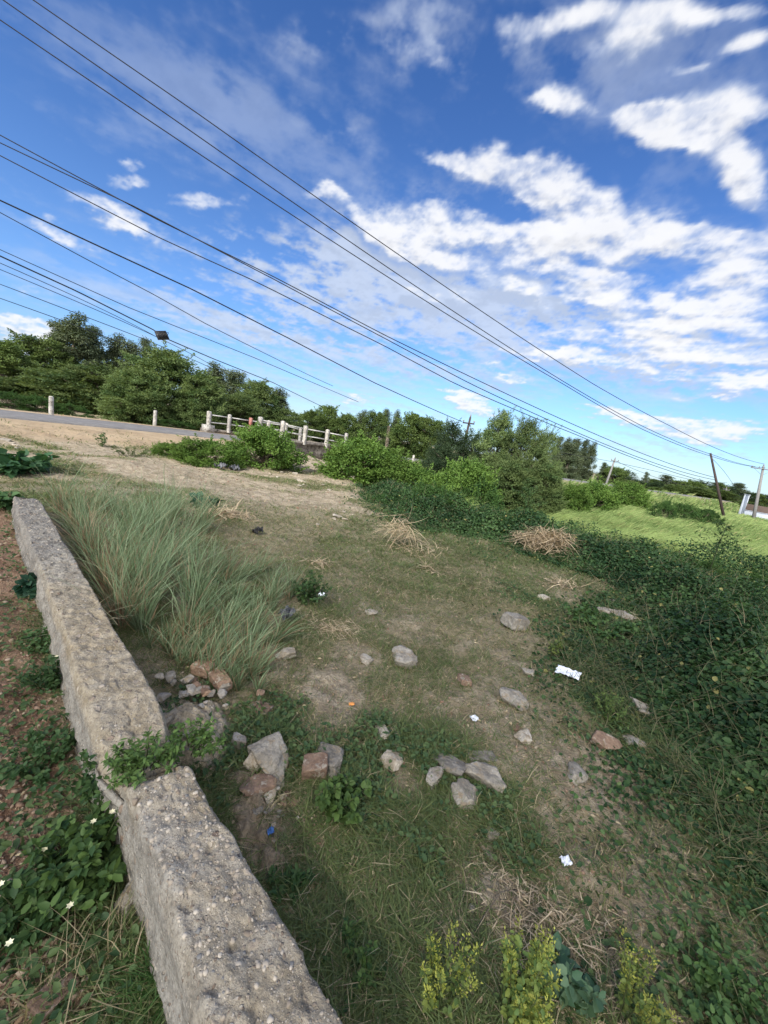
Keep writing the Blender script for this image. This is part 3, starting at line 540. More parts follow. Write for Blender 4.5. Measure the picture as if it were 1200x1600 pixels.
# ------------------------------------------------------------------ grass, stuff
def polar(N, r0, r1, a0=-66, a1=66):
    th = R.uniform(rad(a0), rad(a1), N); rr = np.exp(R.uniform(math.log(r0), math.log(r1), N)); return rr*np.sin(th), rr*np.cos(th), rr
def wallmask(x, y):
    dx, dy = WL[1][0]-WL[0][0], WL[1][1]-WL[0][1]; L = math.hypot(dx, dy); c = ((x-WL[0][0])*dy-(y-WL[0][1])*dx)/L; a = ((x-WL[0][0])*dx+(y-WL[0][1])*dy)/L
    return (c > -.02) & (c < .26) & (a < 5.75)
def ring_grass():
    P_ = []; 
    for (x0, y0, w0) in ROCKS:
        n = int(40+700*w0); a = R.rand(n)*6.283; q = w0*(.36+.28*R.rand(n)); P_.append(np.stack([x0+np.cos(a)*q, y0+np.sin(a)*q], 1))
    P_ = np.vstack(P_); x, y = P_.T; k = (bare(x, y) < R.rand(len(x))*1.3) & ~wallmask(x, y); x, y = x[k], y[k]; N = len(x); r = np.hypot(x, y); d = np.stack([R.randn(N)*.5, R.randn(N)*.5, .5+R.rand(N)], 1); d /= np.linalg.norm(d, axis=1)[:, None]
    V, Q, T, CC = blades(np.stack([x, y, h(x, y)-.004], 1), d, rnd(N, .35)-[0, 0, .3], (.04+.05*R.rand(N))*(1+.05*r), np.maximum(.0028, .0014*r), np.where((R.rand(N) < .4)[:, None], mixc((.22, .18, .11), (.48, .40, .26), R.rand(N)), mixc((.065, .11, .038), (.15, .2, .07), R.rand(N))), 2); tag(mk('grass_tufts', V, Q, T, M_grass, None, CC), kind='stuff')
ring_grass()
def litter():
    x, y, r = polar(9000, .6, 10, -50, 50); k = (R.rand(len(x)) < .6) & ~wallmask(x, y); x, y, r = x[k], y[k], r[k]; N = len(x); a = R.rand(N)*6.283; L = (.008+.016*R.rand(N))*(1+.06*r)
    V, Q, T, CC = leaves(np.stack([x, y, h(x, y)+.006+.01*R.rand(N)], 1), np.stack([np.cos(a), np.sin(a), .2*R.randn(N)], 1), rnd(N, .3)+[0, 0, 1], L, L*.45, mixc((.22, .15, .09), (.55, .46, .30), R.rand(N)), .25, True); tag(mk('leaf_litter', V, Q, T, M_dry, None, CC), kind='stuff')
litter()
def grass():
    x, y, r = polar(1900000, .55, 26); s = sright(x, y); b = bare(x, y); lz = leftzone(x, y); rd = rdist(x, y)
    pz = 1-.95*b; pz *= (1-lz)+lz*(.02+ss(-.1, .4, fbm(x, y, 1.6, 3, 41))*.1); pz *= ss(1.7, .2, s)
    pz *= np.where(rd < 4.2, ss(1.9, 4.2, rd)*.5, 1); pz *= .55+.45*ss(-.25, .25, fbm(x, y, 3.2, 3, 47)); pz *= ss(26, 9, r)*.6+.4
    k = (R.rand(len(x)) < pz) & ~wallmask(x, y) & (rd > 2.0); x, y, r, b, s = x[k], y[k], r[k], b[k], s[k]; N = len(x)
    z = h(x, y)-.004; p = np.stack([x, y, z], 1); th = R.rand(N)*6.283; ln = ss(0, 1, R.rand(N))
    d = np.stack([np.cos(th)*(.35+.9*R.rand(N)), np.sin(th)*(.35+.9*R.rand(N)), .25+.75*R.rand(N)], 1); d /= np.linalg.norm(d, axis=1)[:, None]
    bd = np.stack([R.randn(N)*.35, R.randn(N)*.35, -.25-.35*R.rand(N)], 1)
    green = ss(-.35, .2, fbm(x, y, .8, 3, 53))*(1-b*.6); dryk = R.rand(N) < (.66-.38*green)
    L = (.035+.075*R.rand(N)**1.5)*(1+.05*r)*(1+.5*green); Wd = np.maximum(.0026+.0028*R.rand(N), .00135*r*(.7+.6*R.rand(N)))
    f = R.rand(N); cg = mixc((.085, .135, .048), (.19, .24, .09), f); cg = mixc((.075, .115, .060), (.15, .17, .055), R.rand(N))*.5+cg*.5; cdv = mixc((.20, .165, .10), (.50, .42, .27), f)
    C = np.where(dryk[:, None], cdv, cg); z0 = dryk & (R.rand(N) < .8); d[z0, 2] *= .25; bd[z0, 2] *= .3
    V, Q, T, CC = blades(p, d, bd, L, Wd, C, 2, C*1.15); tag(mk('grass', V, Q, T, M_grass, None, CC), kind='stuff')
    return N
print('grass', grass())
# low broad-leaved weeds through the grass
def creepers():
    x, y, r = polar(260000, .55, 14); s = sright(x, y); b = bare(x, y); lz = leftzone(x, y)
    pz = ss(.20, .50, fbm(x, y, 1.15, 4, 147)+.25*fbm(x, y, 7, 2, 149)-.25*b+.18*ss(2.5, 1., r)*(1-lz))*(1-.75*b); wd_ = ((x-WL[0][0])*(WL[1][1]-WL[0][1])-(y-WL[0][1])*(WL[1][0]-WL[0][0]))/math.hypot(WL[1][0]-WL[0][0], WL[1][1]-WL[0][1]); band = lz*ss(-.42, -.12, wd_+.30*fbm(x, y, 2.2, 3, 155))*ss(-.35, .15, fbm(x, y, 1.3, 3, 159)+.1); pz = np.maximum(pz, band*.55)*np.where(band > .3, 1, np.where(lz > .5, .035, 1.)); pz = np.maximum(pz, .22*ss(.7, 1.5, x)*ss(3., 2., y)*ss(-.2, .3, fbm(x, y, 2., 3, 157)+.1)); pz *= ss(2, .4, s); pz *= (rdist(x, y) > 3.4); pz *= np.where(lz > .5, .55, 1)*np.clip(r/2.2, .3, 1)
    k = (R.rand(len(x)) < pz) & ~wallmask(x, y); x, y, r = x[k], y[k], r[k]; N = len(x)
    p = np.stack([x, y, h(x, y)+.006+.05*R.rand(N)**1.6], 1); th = R.rand(N)*6.283; d = np.stack([np.cos(th), np.sin(th), .35*R.randn(N)], 1); nr = rnd(N, .42)+[0, 0, 1.]
    L = (.012+.022*R.rand(N))*(1+.05*r); C = mixc((.045, .095, .040), (.12, .18, .065), R.rand(N))
    V, Q, T, CC = leaves(p, d, nr, L, L*.62, C, .18, True); tag(mk('weeds', V, Q, T, M_leaf, None, CC), kind='stuff')
creepers()
# dark leafy vines over the bank on the right
def fstart(x, y): return 10.9+1.0*fbm(x, y, .5, 3, 88)
def vmound(x, y):
    s = sright(x, y); m = .52*ss(0, .9, s)+.62*ss(1.8, 6.5, s)*(1+.5*fbm(x, y, .7, 2, 80))+.34*ss(-.1, .6, fbm(x, y, 1.3, 3, 81))*ss(.2, 1.2, s)+.12*fbm(x, y, 3.2, 3, 83)*ss(.1, .8, s)
    return np.maximum(m, .02)
def vines():
    x, y, r = polar(1150000, 1.0, 22, -12, 72); s = sright(x, y); fs = y-fstart(x, y); k = (s > -.12+.55*fbm(x, y, 1.1, 4, 85, .6)+.25*R.randn(len(x))*(R.rand(len(x)) < .25)) & ((fs < .6) | (s < 3.2)) & (rdist(x, y) > 3.2) & (y < 19); x, y, r, s = x[k], y[k], r[k], s[k]; N = len(x)
    hv = vmound(x, y); u = R.rand(N)**.38; p = np.stack([x, y, h0(x, y)+hv*u+.03*R.rand(N)], 1); p[:, :2] += R.randn(N, 2)*.02
    e = .05; gx = (vmound(x+e, y)-hv+h0(x+e, y)-h0(x, y))/e; gy = (vmound(x, y+e)-hv+h0(x, y+e)-h0(x, y))/e; nr = np.stack([-gx, -gy, np.ones(N)], 1)+rnd(N, .55)
    th = R.rand(N)*6.283; d = np.stack([np.cos(th), np.sin(th), -.25+.45*R.randn(N)], 1); big = ss(-.1, .3, fbm(x, y, .9, 2, 87))
    L = (.013+.022*R.rand(N)**1.5+.014*big*R.rand(N))*(1+.07*r); f = np.clip(R.rand(N)*.8+.5*(fbm(x, y, 2.4, 2, 89)), 0, 1); C = mixc((.018, .050, .018), (.080, .150, .048), f**1.3)
    yl = R.rand(N) < .012; C[yl] = (.30, .28, .10)
    V, Q, T, CC = leaves(p, d, nr, L, L*.78, C, .16, True); tag(mk('vines', V, Q, T, M_leaf, None, CC), kind='stuff')
    n2 = 26000; q = R.choice(N, n2); pp = p[q]+[0, 0, .02]; dd = rnd(n2)*[1, 1, .6]+[0, 0, .3]; dd /= np.linalg.norm(dd, axis=1)[:, None]
    V, Q, T, CC = blades(pp, dd, rnd(n2, .25)-[0, 0, .25], .10+.22*R.rand(n2), .002+.0008*r[q], mixc((.09, .11, .05), (.22, .19, .11), R.rand(n2)), 3); tag(mk('vine_stems', V, Q, T, M_grass, None, CC), kind='stuff')
vines()
# tall bright grass of the low field
def field():
    th = R.uniform(rad(-4), rad(64), 520000); rr = np.exp(R.uniform(math.log(6.5), math.log(190), len(th))); x = rr*np.sin(th); y = rr*np.cos(th); s = sright(x, y)
    k = (s > 2.2+.8*fbm(x, y, .6, 2, 5)) & (y > fstart(x, y)) & (rdist(x, y) > 3.2+1.*fbm(x, y, .4, 2, 8)) & ((rr < 60) | (y > 30)) & (R.rand(len(x)) < np.clip(rr/22, .45, 1)); x, y, rr = x[k], y[k], rr[k]; N = len(x)
    tx = np.round(x/.5+.3*np.sin(y*3))*.5; ty = np.round(y/.5)*.5; x = x*.6+tx*.4; y = y*.6+ty*.4; p = np.stack([x, y, h(x, y)-.02], 1); g = fbm(x, y, .35, 3, 91); g2 = fbm(x, y, 1.6, 2, 92); tall = (.80+.45*g+.40*g2)*(.65+.35*R.rand(N))
    d = np.stack([.12+.10*R.randn(N)+.1*g, .10*R.randn(N), np.ones(N)], 1); bd = np.stack([.42+.25*R.rand(N)+.3*g, .05+.18*R.randn(N), -.22-.15*R.rand(N)], 1)
    C = mixc((.07, .125, .032), (.26, .335, .12), np.clip(R.rand(N)*.8+.7*g+.3*g2+.05, 0, 1)); dr = R.rand(N) < .05; C[dr] = (.32, .30, .14)
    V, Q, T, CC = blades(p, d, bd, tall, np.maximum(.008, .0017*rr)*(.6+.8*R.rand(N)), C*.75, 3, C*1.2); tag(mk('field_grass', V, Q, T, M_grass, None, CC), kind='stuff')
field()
# ------------------------------------------------------------------ tall grass tussocks beside the wall
def tussock(label, poly, n, seed, strawf, Lr, lean, dryf=.08):
    r = np.random.RandomState(seed); c = np.array(poly, float); pts = []
    while len(pts) < n:
        q = r.rand(n*2, 2)*(c.max(0)-c.min(0))+c.min(0); ins = np.zeros(len(q), bool); j = len(c)-1
        for i in range(len(c)):
            a, b = c[i], c[j]; m = ((a[1] > q[:, 1]) != (b[1] > q[:, 1])) & (q[:, 0] < (b[0]-a[0])*(q[:, 1]-a[1])/(b[1]-a[1]+1e-9)+a[0]); ins ^= m; j = i
        pts += list(q[ins])
    q = np.array(pts[:n]); g = GP(q[:, 0], q[:, 1], .0); x, y = g[:, 0]+r.randn(n)*.02, g[:, 1]+r.randn(n)*.02
    # gather blades in tufts
    K = max(6, n//60); ci = r.choice(n, K); cx, cy = x[ci], y[ci]; a = np.argmin((x[:, None]-cx)**2+(y[:, None]-cy)**2, 1); x = x*.3+cx[a]*.7; y = y*.3+cy[a]*.7
    keep = ~wallmask(x, y); x, y, a = x[keep], y[keep], a[keep]; n = len(x); org = np.array([x.mean(), y.mean(), float(h0(x.mean(), y.mean()))])
    p = np.stack([x, y, h(x, y)-.01], 1)-org; ca = r.rand(K)[a]; cv = r.randn(K, 2)[a]*.08
    d = np.stack([lean[0]+cv[:, 0]*1.6+.27*r.randn(n), lean[1]+cv[:, 1]*1.6+.27*r.randn(n), np.ones(n)], 1); d /= np.linalg.norm(d, axis=1)[:, None]
    L = (Lr[0]+(Lr[1]-Lr[0])*r.rand(n))*(.75+.35*ca); bd = np.stack([.14*r.rand(n)+.10*r.randn(n)+lean[0]*.6, .12*r.randn(n)+lean[1]*.4, -.08-.32*r.rand(n)**2], 1)
    C = mixc((.13, .20, .10), (.34, .43, .26), r.rand(n)); st = r.rand(n) < strawf; C[st] = mixc((.30, .20, .13), (.50, .40, .26), r.rand(st.sum())); L[st] *= .8
    e = empty('tall_grass', org, label, 'grass clump', 'tall grass tussocks beside the wall')
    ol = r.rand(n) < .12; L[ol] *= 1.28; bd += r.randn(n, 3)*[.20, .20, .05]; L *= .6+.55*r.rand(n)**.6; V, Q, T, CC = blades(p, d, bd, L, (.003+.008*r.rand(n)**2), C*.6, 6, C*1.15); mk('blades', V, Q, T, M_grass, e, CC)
    m = int(n*dryf); qi = r.choice(n, m); pp = p[qi]; d2 = d[qi]+r.randn(m, 3)*.10; V, Q, T, CC = blades(pp, d2, bd[qi]*.5, .16+.22*r.rand(m), .005, mixc((.22, .12, .08), (.42, .30, .18), r.rand(m)), 3); mk('dry_stems', V, Q, T, M_dry, e, CC)
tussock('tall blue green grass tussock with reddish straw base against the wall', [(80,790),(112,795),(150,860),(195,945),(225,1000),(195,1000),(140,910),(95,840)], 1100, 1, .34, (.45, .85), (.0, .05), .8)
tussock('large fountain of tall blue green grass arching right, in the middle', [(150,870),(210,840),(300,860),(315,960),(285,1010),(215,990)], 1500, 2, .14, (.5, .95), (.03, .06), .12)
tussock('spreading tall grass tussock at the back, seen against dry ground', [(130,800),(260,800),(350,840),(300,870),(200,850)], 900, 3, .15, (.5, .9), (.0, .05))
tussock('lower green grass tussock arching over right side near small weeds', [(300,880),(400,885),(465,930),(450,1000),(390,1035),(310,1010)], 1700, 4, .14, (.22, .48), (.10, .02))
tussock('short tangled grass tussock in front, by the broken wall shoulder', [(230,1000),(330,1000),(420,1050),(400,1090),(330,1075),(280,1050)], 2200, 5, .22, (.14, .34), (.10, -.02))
# ------------------------------------------------------------------ small plants
def plant(name, label, px, py, wpx, hh, n, Lf, asp, c1, c2, group=None, cat='weed', seed=None, stem=True, lean=(0, 0), up=.0, flowers=None, spikes=False, asy=1., zoff=0.):
    seed = int(px*3+py) if seed is None else seed; r = np.random.RandomState(seed); g, t = G(px, py, zoff); rad_ = wpx/FPX*t*.5
    e = empty(name, (g[0], g[1], float(h(g[0], g[1]))+zoff), label, cat, group)
    ns = max(5, n//28); sa = r.rand(ns)*6.283; sr = np.sqrt(r.rand(ns))*rad_; sh_ = hh*(.55+.5*r.rand(ns))*np.sqrt(np.clip(1-(sr/rad_)**2*.75, .1, 1)); tip = np.stack([np.cos(sa)*sr+lean[0]*sh_, np.sin(sa)*sr*asy+lean[1]*sh_, sh_], 1); b0 = tip*[.35, .35, 0]+r.randn(ns, 3)*[.01, .01, 0]
    si = r.randint(0, ns, n); u = r.rand(n)**.6*(1-up)+up; p = b0[si]*(1-u[:, None])+tip[si]*u[:, None]; p[:, :2] += (tip[si]-b0[si])[:, :2]*(u*(1-u))[:, None]*-.3
    th = r.rand(n)*6.283; d = np.stack([np.cos(th), np.sin(th), .1+.5*r.randn(n)], 1); nr = r.randn(n, 3)*.45+[0, 0, 1]; L = Lf*(.55+.7*r.rand(n)); p += d*(.15*Lf)
    V, Q, T, C = leaves(p, d, nr, L, L*asp, mixc(c1, c2, r.rand(n)), .16, True); mk('leaves', V, Q, T, M_leaf, e, C)
    if stem:
        m = MB()
        for i in range(min(ns, 24)):
            mid = (b0[i]+tip[i])*.5+[-(tip[i]-b0[i])[0]*.1, 0, .04*hh]; m.tube([b0[i]-[0, 0, .01], mid, tip[i]], [.0025, .002, .0012], 5, (.10, .12, .05))
        m.build('stem', M_grass, e)
    if spikes:
        for i in range(min(ns, 22)):
            q = MB()
            k = 80; uu = r.rand(k); a_ = r.rand(k)*6.283; pp = tip[i]*(.55+.6*uu[:, None])+np.stack([np.cos(a_), np.sin(a_), 0*a_], 1)*.012*r.rand(k)[:, None]**.5; dd = np.stack([np.cos(a_), np.sin(a_), .9+0*a_], 1)
            V, Q, T, C = leaves(pp, dd, r.randn(k, 3), .006+.005*r.rand(k), .005, mixc((.26, .30, .05), (.42, .42, .10), r.rand(k)), .3); q.add(V, Q, T, C); q.build('flower_spike', M_leaf, e)
    if flowers:
        for i in range(flowers):
            fp = tip[i % ns]+np.array([r.randn()*.02, r.randn()*.02, .012]); a_ = np.arange(6)/6*6.283; V, Q, T, C = leaves(np.repeat(fp[None], 6, 0), np.stack([np.cos(a_), np.sin(a_), .3+0*a_], 1), np.tile([0, 0, 1.], (6, 1)), .011, .008, np.tile([.8, .75, .45], (6, 1)), .1); mk('flower', V, Q, T, M_petal, e)
    return e
DG, MG, LG, YG = (.038, .088, .030), (.085, .150, .045), (.13, .22, .055), (.24, .29, .07)
plant('leafy_weed', 'bright green clover like weed clump beside the red brick', 522, 1278, 105, .13, 520, .032, .8, MG, LG, seed=5)
plant('leafy_weed', 'broad leaved dark green plant at the left edge below the road', 28, 740, 110, .42, 380, .15, .85, (.025, .075, .032), (.06, .13, .055))
plant('leafy_weed', 'small upright weed on bare sand left of the bushes', 158, 696, 30, .42, 160, .06, .7, DG, MG)
plant('leafy_weed', 'straggly weed patch on sandy ground below the second bollard', 205, 712, 60, .3, 500, .05, .5, (.06, .09, .035), (.14, .17, .07))
plant('leafy_weed', 'dark broad leaved weed among straw behind the tall grass', 322, 796, 44, .22, 110, .11, .8, (.02, .06, .04), (.05, .12, .07))
plant('leafy_weed', 'leafy weed standing at the right edge of the tall grass', 478, 945, 75, .30, 650, .035, .6, DG, MG)
plant('leafy_weed', 'yellow green sapling left of the dark vines', 865, 1030, 34, .22, 190, .026, .5, MG, YG)
plant('leafy_weed', 'feathery yellow green weed below the white paper', 948, 1130, 70, .22, 800, .018, .4, MG, (.14, .20, .05))
plant('leafy_weed', 'low vine patch creeping out toward the white paper', 935, 985, 120, .16, 900, .042, .8, DG, MG)
SP = 'yellow green seeding weeds at the bottom'
plant('seeding_weed', 'tall thin yellow green seeding weed at bottom, left of three', 685, 1580, 90, .30, 260, .017, .7, MG, YG, SP, spikes=True)
plant('seeding_weed', 'thick bushy yellow green seeding weed at bottom, middle of three', 800, 1600, 95, .34, 800, .019, .75, MG, YG, SP, spikes=True)
plant('seeding_weed', 'short yellow green seeding weed at bottom, right of three', 975, 1605, 100, .26, 300, .017, .7, MG, YG, SP, spikes=True)
plant('broad_weed', 'pale green arrow leaved weed between the bottom seeding weeds', 885, 1580, 110, .10, 110, .045, .7, (.05, .11, .06), (.12, .19, .11))
plant('broad_weed', 'dark low leafy weed in the bottom right corner', 1120, 1570, 210, .12, 900, .024, .75, DG, MG)
plant('broad_weed', 'leafy weeds along the right foot of the near wall', 455, 1390, 90, .07, 520, .02, .6, DG, MG, asy=.6)
plant('broad_weed', 'bluish weeds at the right foot of the near wall, lower patch', 560, 1520, 120, .07, 600, .019, .55, DG, LG)
FW = 'flowering weeds left of the near wall'
plant('flowering_weed', 'dense leafy weed with small cream flowers left of the near wall', 130, 1370, 170, .20, 1500, .034, .6, DG, LG, FW, flowers=4)
plant('flowering_weed', 'leafy weed spilling over the gap between the wall pieces', 168, 1250, 130, .27, 1300, .026, .55, DG, MG, FW)
plant('flowering_weed', 'trailing weed with cream flowers at the left picture edge', 45, 1440, 130, .14, 700, .028, .55, DG, MG, FW, flowers=3)
plant('flowering_weed', 'low creeping weed beside the wall above the flowering clump', 70, 1200, 130, .12, 620, .024, .75, DG, (.075, .14, .05), FW)
plant('creeping_weed', 'small leafy weed sprouting on the broken wall shoulder', 292, 1186, 120, .08, 600, .020, .6, MG, LG, zoff=.17)
plant('creeping_weed', 'weed tuft sprouting from the gap at the top of the near wall', 222, 1212, 120, .10, 800, .024, .45, MG, LG, zoff=.22)
plant('creeping_weed', 'round leaved weed strip along the far wall left face', 52, 935, 50, .15, 260, .06, .85, (.02, .065, .04), (.045, .12, .065))
plant('creeping_weed', 'dark leafy strip along the wall left face, middle', 80, 1075, 85, .16, 700, .024, .7, DG, (.075, .14, .05), flowers=1)
plant('creeping_weed', 'leafy growth by the wall foot near the first flowers', 70, 1010, 70, .15, 500, .024, .7, DG, (.075, .14, .05))
plant('creeping_weed', 'dark green plant beside the far end of the wall', 8, 800, 50, .25, 200, .09, .8, DG, (.075, .14, .05))
def tuft(label, px, py, wpx, L, n, c1, c2, spread=.7, bend=.4, name='grass_tuft', cat='grass tuft', zoff=0., wid=.004, group='grass tufts', flatk=1.):
    g, t = G(px, py, zoff); r = np.random.RandomState(int(px+py)); rr = wpx/FPX*t*.5; p = r.randn(n, 3)*[rr*.45, rr*.45, 0]
    p[:, 2] = h(g[0]+p[:, 0], g[1]+p[:, 1])-float(h(g[0], g[1]))
    d = np.stack([r.randn(n)*spread, r.randn(n)*spread, flatk*(.25+r.rand(n))], 1); d /= np.linalg.norm(d, axis=1)[:, None]
    e = empty(name, (g[0], g[1], float(h(g[0], g[1]))+zoff), label, cat, group); C = mixc(c1, c2, r.rand(n)); V, Q, T, CC = blades(p, d, r.randn(n, 3)*[bend, bend, .1]-[0, 0, bend*.7], L*(.5+.7*r.rand(n)), wid, C, 4); mk('blades', V, Q, T, M_grass, e, CC); return e
tuft('deep green grass tuft against the left face of the near wall', 262, 1540, 110, .16, 520, (.035, .09, .025), (.09, .17, .05))
tuft('dry wispy grass tuft at bottom left corner', 120, 1560, 160, .18, 130, (.25, .20, .11), (.45, .38, .24), 1.2)
tuft('thin grass tuft by the wall left face at mid distance', 82, 985, 50, .24, 140, (.07, .12, .06), (.22, .22, .12))
tuft('dry grass hanging over the wall top', 150, 965, 60, .30, 26, (.30, .26, .18), (.45, .40, .28), 1.2, .2, zoff=.28)
tuft('green tuft in the grass left of the red brick', 425, 1160, 60, .12, 260, (.05, .10, .035), (.13, .17, .07))
tuft('dry tuft on the bare slope below the feathery weed', 880, 1130, 90, .10, 200, (.20, .16, .09), (.38, .31, .2), 1.1)
# straw heaps and dry stalks
SG = 'heaps of dry straw'
def straw(label, px, py, wpx, hpx, n, L, seed=0, wid=.012, zoff=0.):
    g, t = G(px, py, zoff); r = np.random.RandomState(int(px+py)); rx = wpx/FPX*t*.5; hz = max(.04, hpx/FPX*t*.9); e = empty('straw_heap', (g[0], g[1], float(h(g[0], g[1]))+zoff), label, 'straw', SG)
    q = r.randn(n, 2)*.45; q = q[np.hypot(*q.T) < 1.1]; n = len(q); zz = hz*np.clip(1-np.hypot(*q.T)**1.5+.25*np.sin(q[:, 0]*9+q[:, 1]*7), 0, 1)*r.rand(n)**.5-zoff*r.rand(n)*.8; p = np.stack([q[:, 0]*rx, q[:, 1]*rx*.7, zz+.01], 1); p[:, 2] += h(g[0]+p[:, 0], g[1]+p[:, 1])-float(h(g[0], g[1]))
    th = r.rand(n)*6.283; d = np.stack([np.cos(th), np.sin(th), .25*r.randn(n)], 1); V, Q, T, CC = blades(p, d, r.randn(n, 3)*.2-[0, 0, .15], L*(.4+.8*r.rand(n)), wid*(.5+r.rand(n)), mixc((.36, .27, .17), (.66, .54, .37), r.rand(n)), 3); mk('stalks', V, Q, T, M_dry, e, CC)
straw('large pale straw heap at the edge of the bright field', 862, 846, 120, 26, 2600, .30, wid=.016, zoff=.32)
straw('thin straw strip continuing right of the large heap', 925, 858, 60, 12, 400, .26, wid=.014, zoff=.35)
straw('straw scatter below the dark creeper mound', 660, 858, 110, 6, 110, .20, wid=.008, zoff=.1)
straw('dry stalks hanging in creepers left of the dark mound', 622, 825, 55, 26, 260, .40, wid=.012, zoff=.3)
straw('small bundle of dry stalks near the grass clump', 497, 882, 50, 8, 90, .22, wid=.012)
straw('few dry stalks on the path beyond the bare patch', 672, 893, 50, 6, 60, .25, wid=.012)
straw('dry stalk litter behind the boxy stone', 875, 915, 80, 8, 120, .28, wid=.012)
straw('broken dry stalks by the small stone heap at the vines', 990, 972, 60, 14, 50, .20, wid=.007)
straw('flattened straw in the sunny clearing behind the tall grass', 345, 805, 110, 8, 420, .35, wid=.016)
straw('yellow dry grass litter on the path', 520, 985, 110, 3, 420, .11, wid=.005)
straw('thin dead grass litter at the bottom centre', 860, 1470, 300, 3, 700, .075, wid=.0035)
# ------------------------------------------------------------------ litter
def crumple(name, px, py, wpx, hh, mat_, label, cat, seed, asp=.6, rz=0., zoff=0.):
    g, t = G(px, py, zoff); w_ = wpx/FPX*t; n = 26; u = np.linspace(-.5, .5, n); X, Y = np.meshgrid(u, u); nzz = fbm(X*4+seed, Y*4, 1.5, 3, seed); dist = (1+.18*fbm(X*3, Y*3+seed, 1., 2, seed+2)); Z = hh*(.5+nzz*1.5+.6*np.abs(fbm(X*6, Y*6, 1.3, 2, seed+4)))*(1-1.2*np.maximum(abs(X), abs(Y))**2)
    V = np.stack([X*w_*dist, Y*w_*asp*dist, Z], -1).reshape(-1, 3); i = np.arange(n-1)[:, None]*n; j = np.arange(n-1)[None]; o = mk(name, V, np.stack([i+j, i+j+1, i+n+j+1, i+n+j], -1).reshape(-1, 4), None, mat_, None, None, False)
    sm = o.modifiers.new('thick', 'SOLIDIFY'); sm.thickness = .0012; o.location = (g[0], g[1], float(h(g[0], g[1]))+zoff+.012); o.rotation_euler = (.1, -.1, rz); return tag(o, label, cat)
crumple('crumpled_paper', 885, 1063, 34, .016, M_paper, 'crumpled white paper wrapper lying on grass near the vines', 'litter', 5, .62, -.6, .02)
crumple('plastic_scrap', 742, 1120, 11, .012, M_paper, 'tiny pale blue plastic scrap in grass right of centre', 'litter', 8, .9, .4, .01)
crumple('plastic_scrap', 882, 1350, 14, .015, M_paper, 'small bluish white plastic scrap on dark grass lower right', 'litter', 9, .9, .2, .01)
crumple('plastic_scrap', 422, 1307, 9, .012, M_blue, 'tiny bright blue plastic bit beside the near wall', 'litter', 12, 1., .4, .02)
crumple('plastic_scrap', 549, 1104, 9, .008, M_orange, 'tiny orange wrapper on the bare patch', 'litter', 15, .6, .1, .01)
crumple('plastic_scrap', 502, 0+934, 10, .015, M_paper, 'tiny white scrap in weeds beside the tall grass', 'litter', 19, .8, .1, .10)
crumple('plastic_bag', 447, 968, 22, .05, M_bag, 'bluish grey plastic bag caught in the tall grass', 'litter', 22, .8, .9, .06)
crumple('plastic_bag', 345, 732, 17, .09, M_bag, 'dark grey plastic bag under the left bush, left of two', 'litter', 25, .8, .2, .04)
crumple('plastic_bag', 366, 733, 15, .08, M_bag, 'light grey plastic bag under the left bush, right of two', 'litter', 27, .8, .5, .04)
crumple('dark_rag', 403, 830, 16, .06, M_black, 'small dark rag on the grass beyond the tall grass', 'litter', 29, .6, .3, .02)
def twig(name, pts, r0, label, z=.03):
    W_ = GP([p[0] for p in pts], [p[1] for p in pts], z); W_[:, 2] = [float(h(a, b))+z+.02*math.sin(i*2.1) for i, (a, b) in enumerate(W_[:, :2])]; o = W_[0].copy(); m = MB(); m.tube(W_-o, np.linspace(r0, r0*.35, len(W_)), 6); q = m.build(name, M_bark, None, True); q.location = o; tag(q, label, 'twig', 'fallen twigs')
twig('twig', [(698,1500),(715,1478),(745,1452),(760,1425),(780,1405),(812,1385)], .004, 'thin bare twig lying above the middle seeding weed')
twig('twig', [(780,1418),(776,1390),(772,1362)], .002, 'short side twig leaning beside the thin bare twig')
twig('twig', [(1130,975),(1150,950),(1195,935)], .006, 'pale bare twig over the dark vines at right')
twig('twig', [(430,1085),(455,1100),(490,1122)], .002, 'thin grey twig in the grass above the stone pile')
twig('twig', [(840,1015),(860,1020),(880,1040)], .002, 'curved dry stem beside the boxy stone')
# pale rubble strewn over the far clearing
r_ = np.random.RandomState(77)
for i in range(26):
    cx, cy, sx_, sy_ = [(570,750,40,9), (445,742,30,8), (530,812,40,10), (18,700,16,6), (500,770,50,16)][i % 5]
    a, b = cx+r_.randn()*sx_*.6, cy+r_.randn()*sy_*.6
    rock('rubble_stone', a, b, r_.uniform(4, 10), 5, M_lime, 'pale rubble stone among many strewn over the far clearing', 'rock', 'pale rubble strewn over the far clearing', seed=400+i, flat=.5)
for (a, b, s_) in [(550,748,16), (566,755,14), (527,808,18), (10,690,14), (470,752,16), (590,760,10)]:
    rock('rubble_slab', a, b, s_, 6, M_lime, 'flat pale slab among the rubble of the far clearing', 'rock', 'pale slabs strewn over the far clearing', seed=int(500+a), flat=.3)
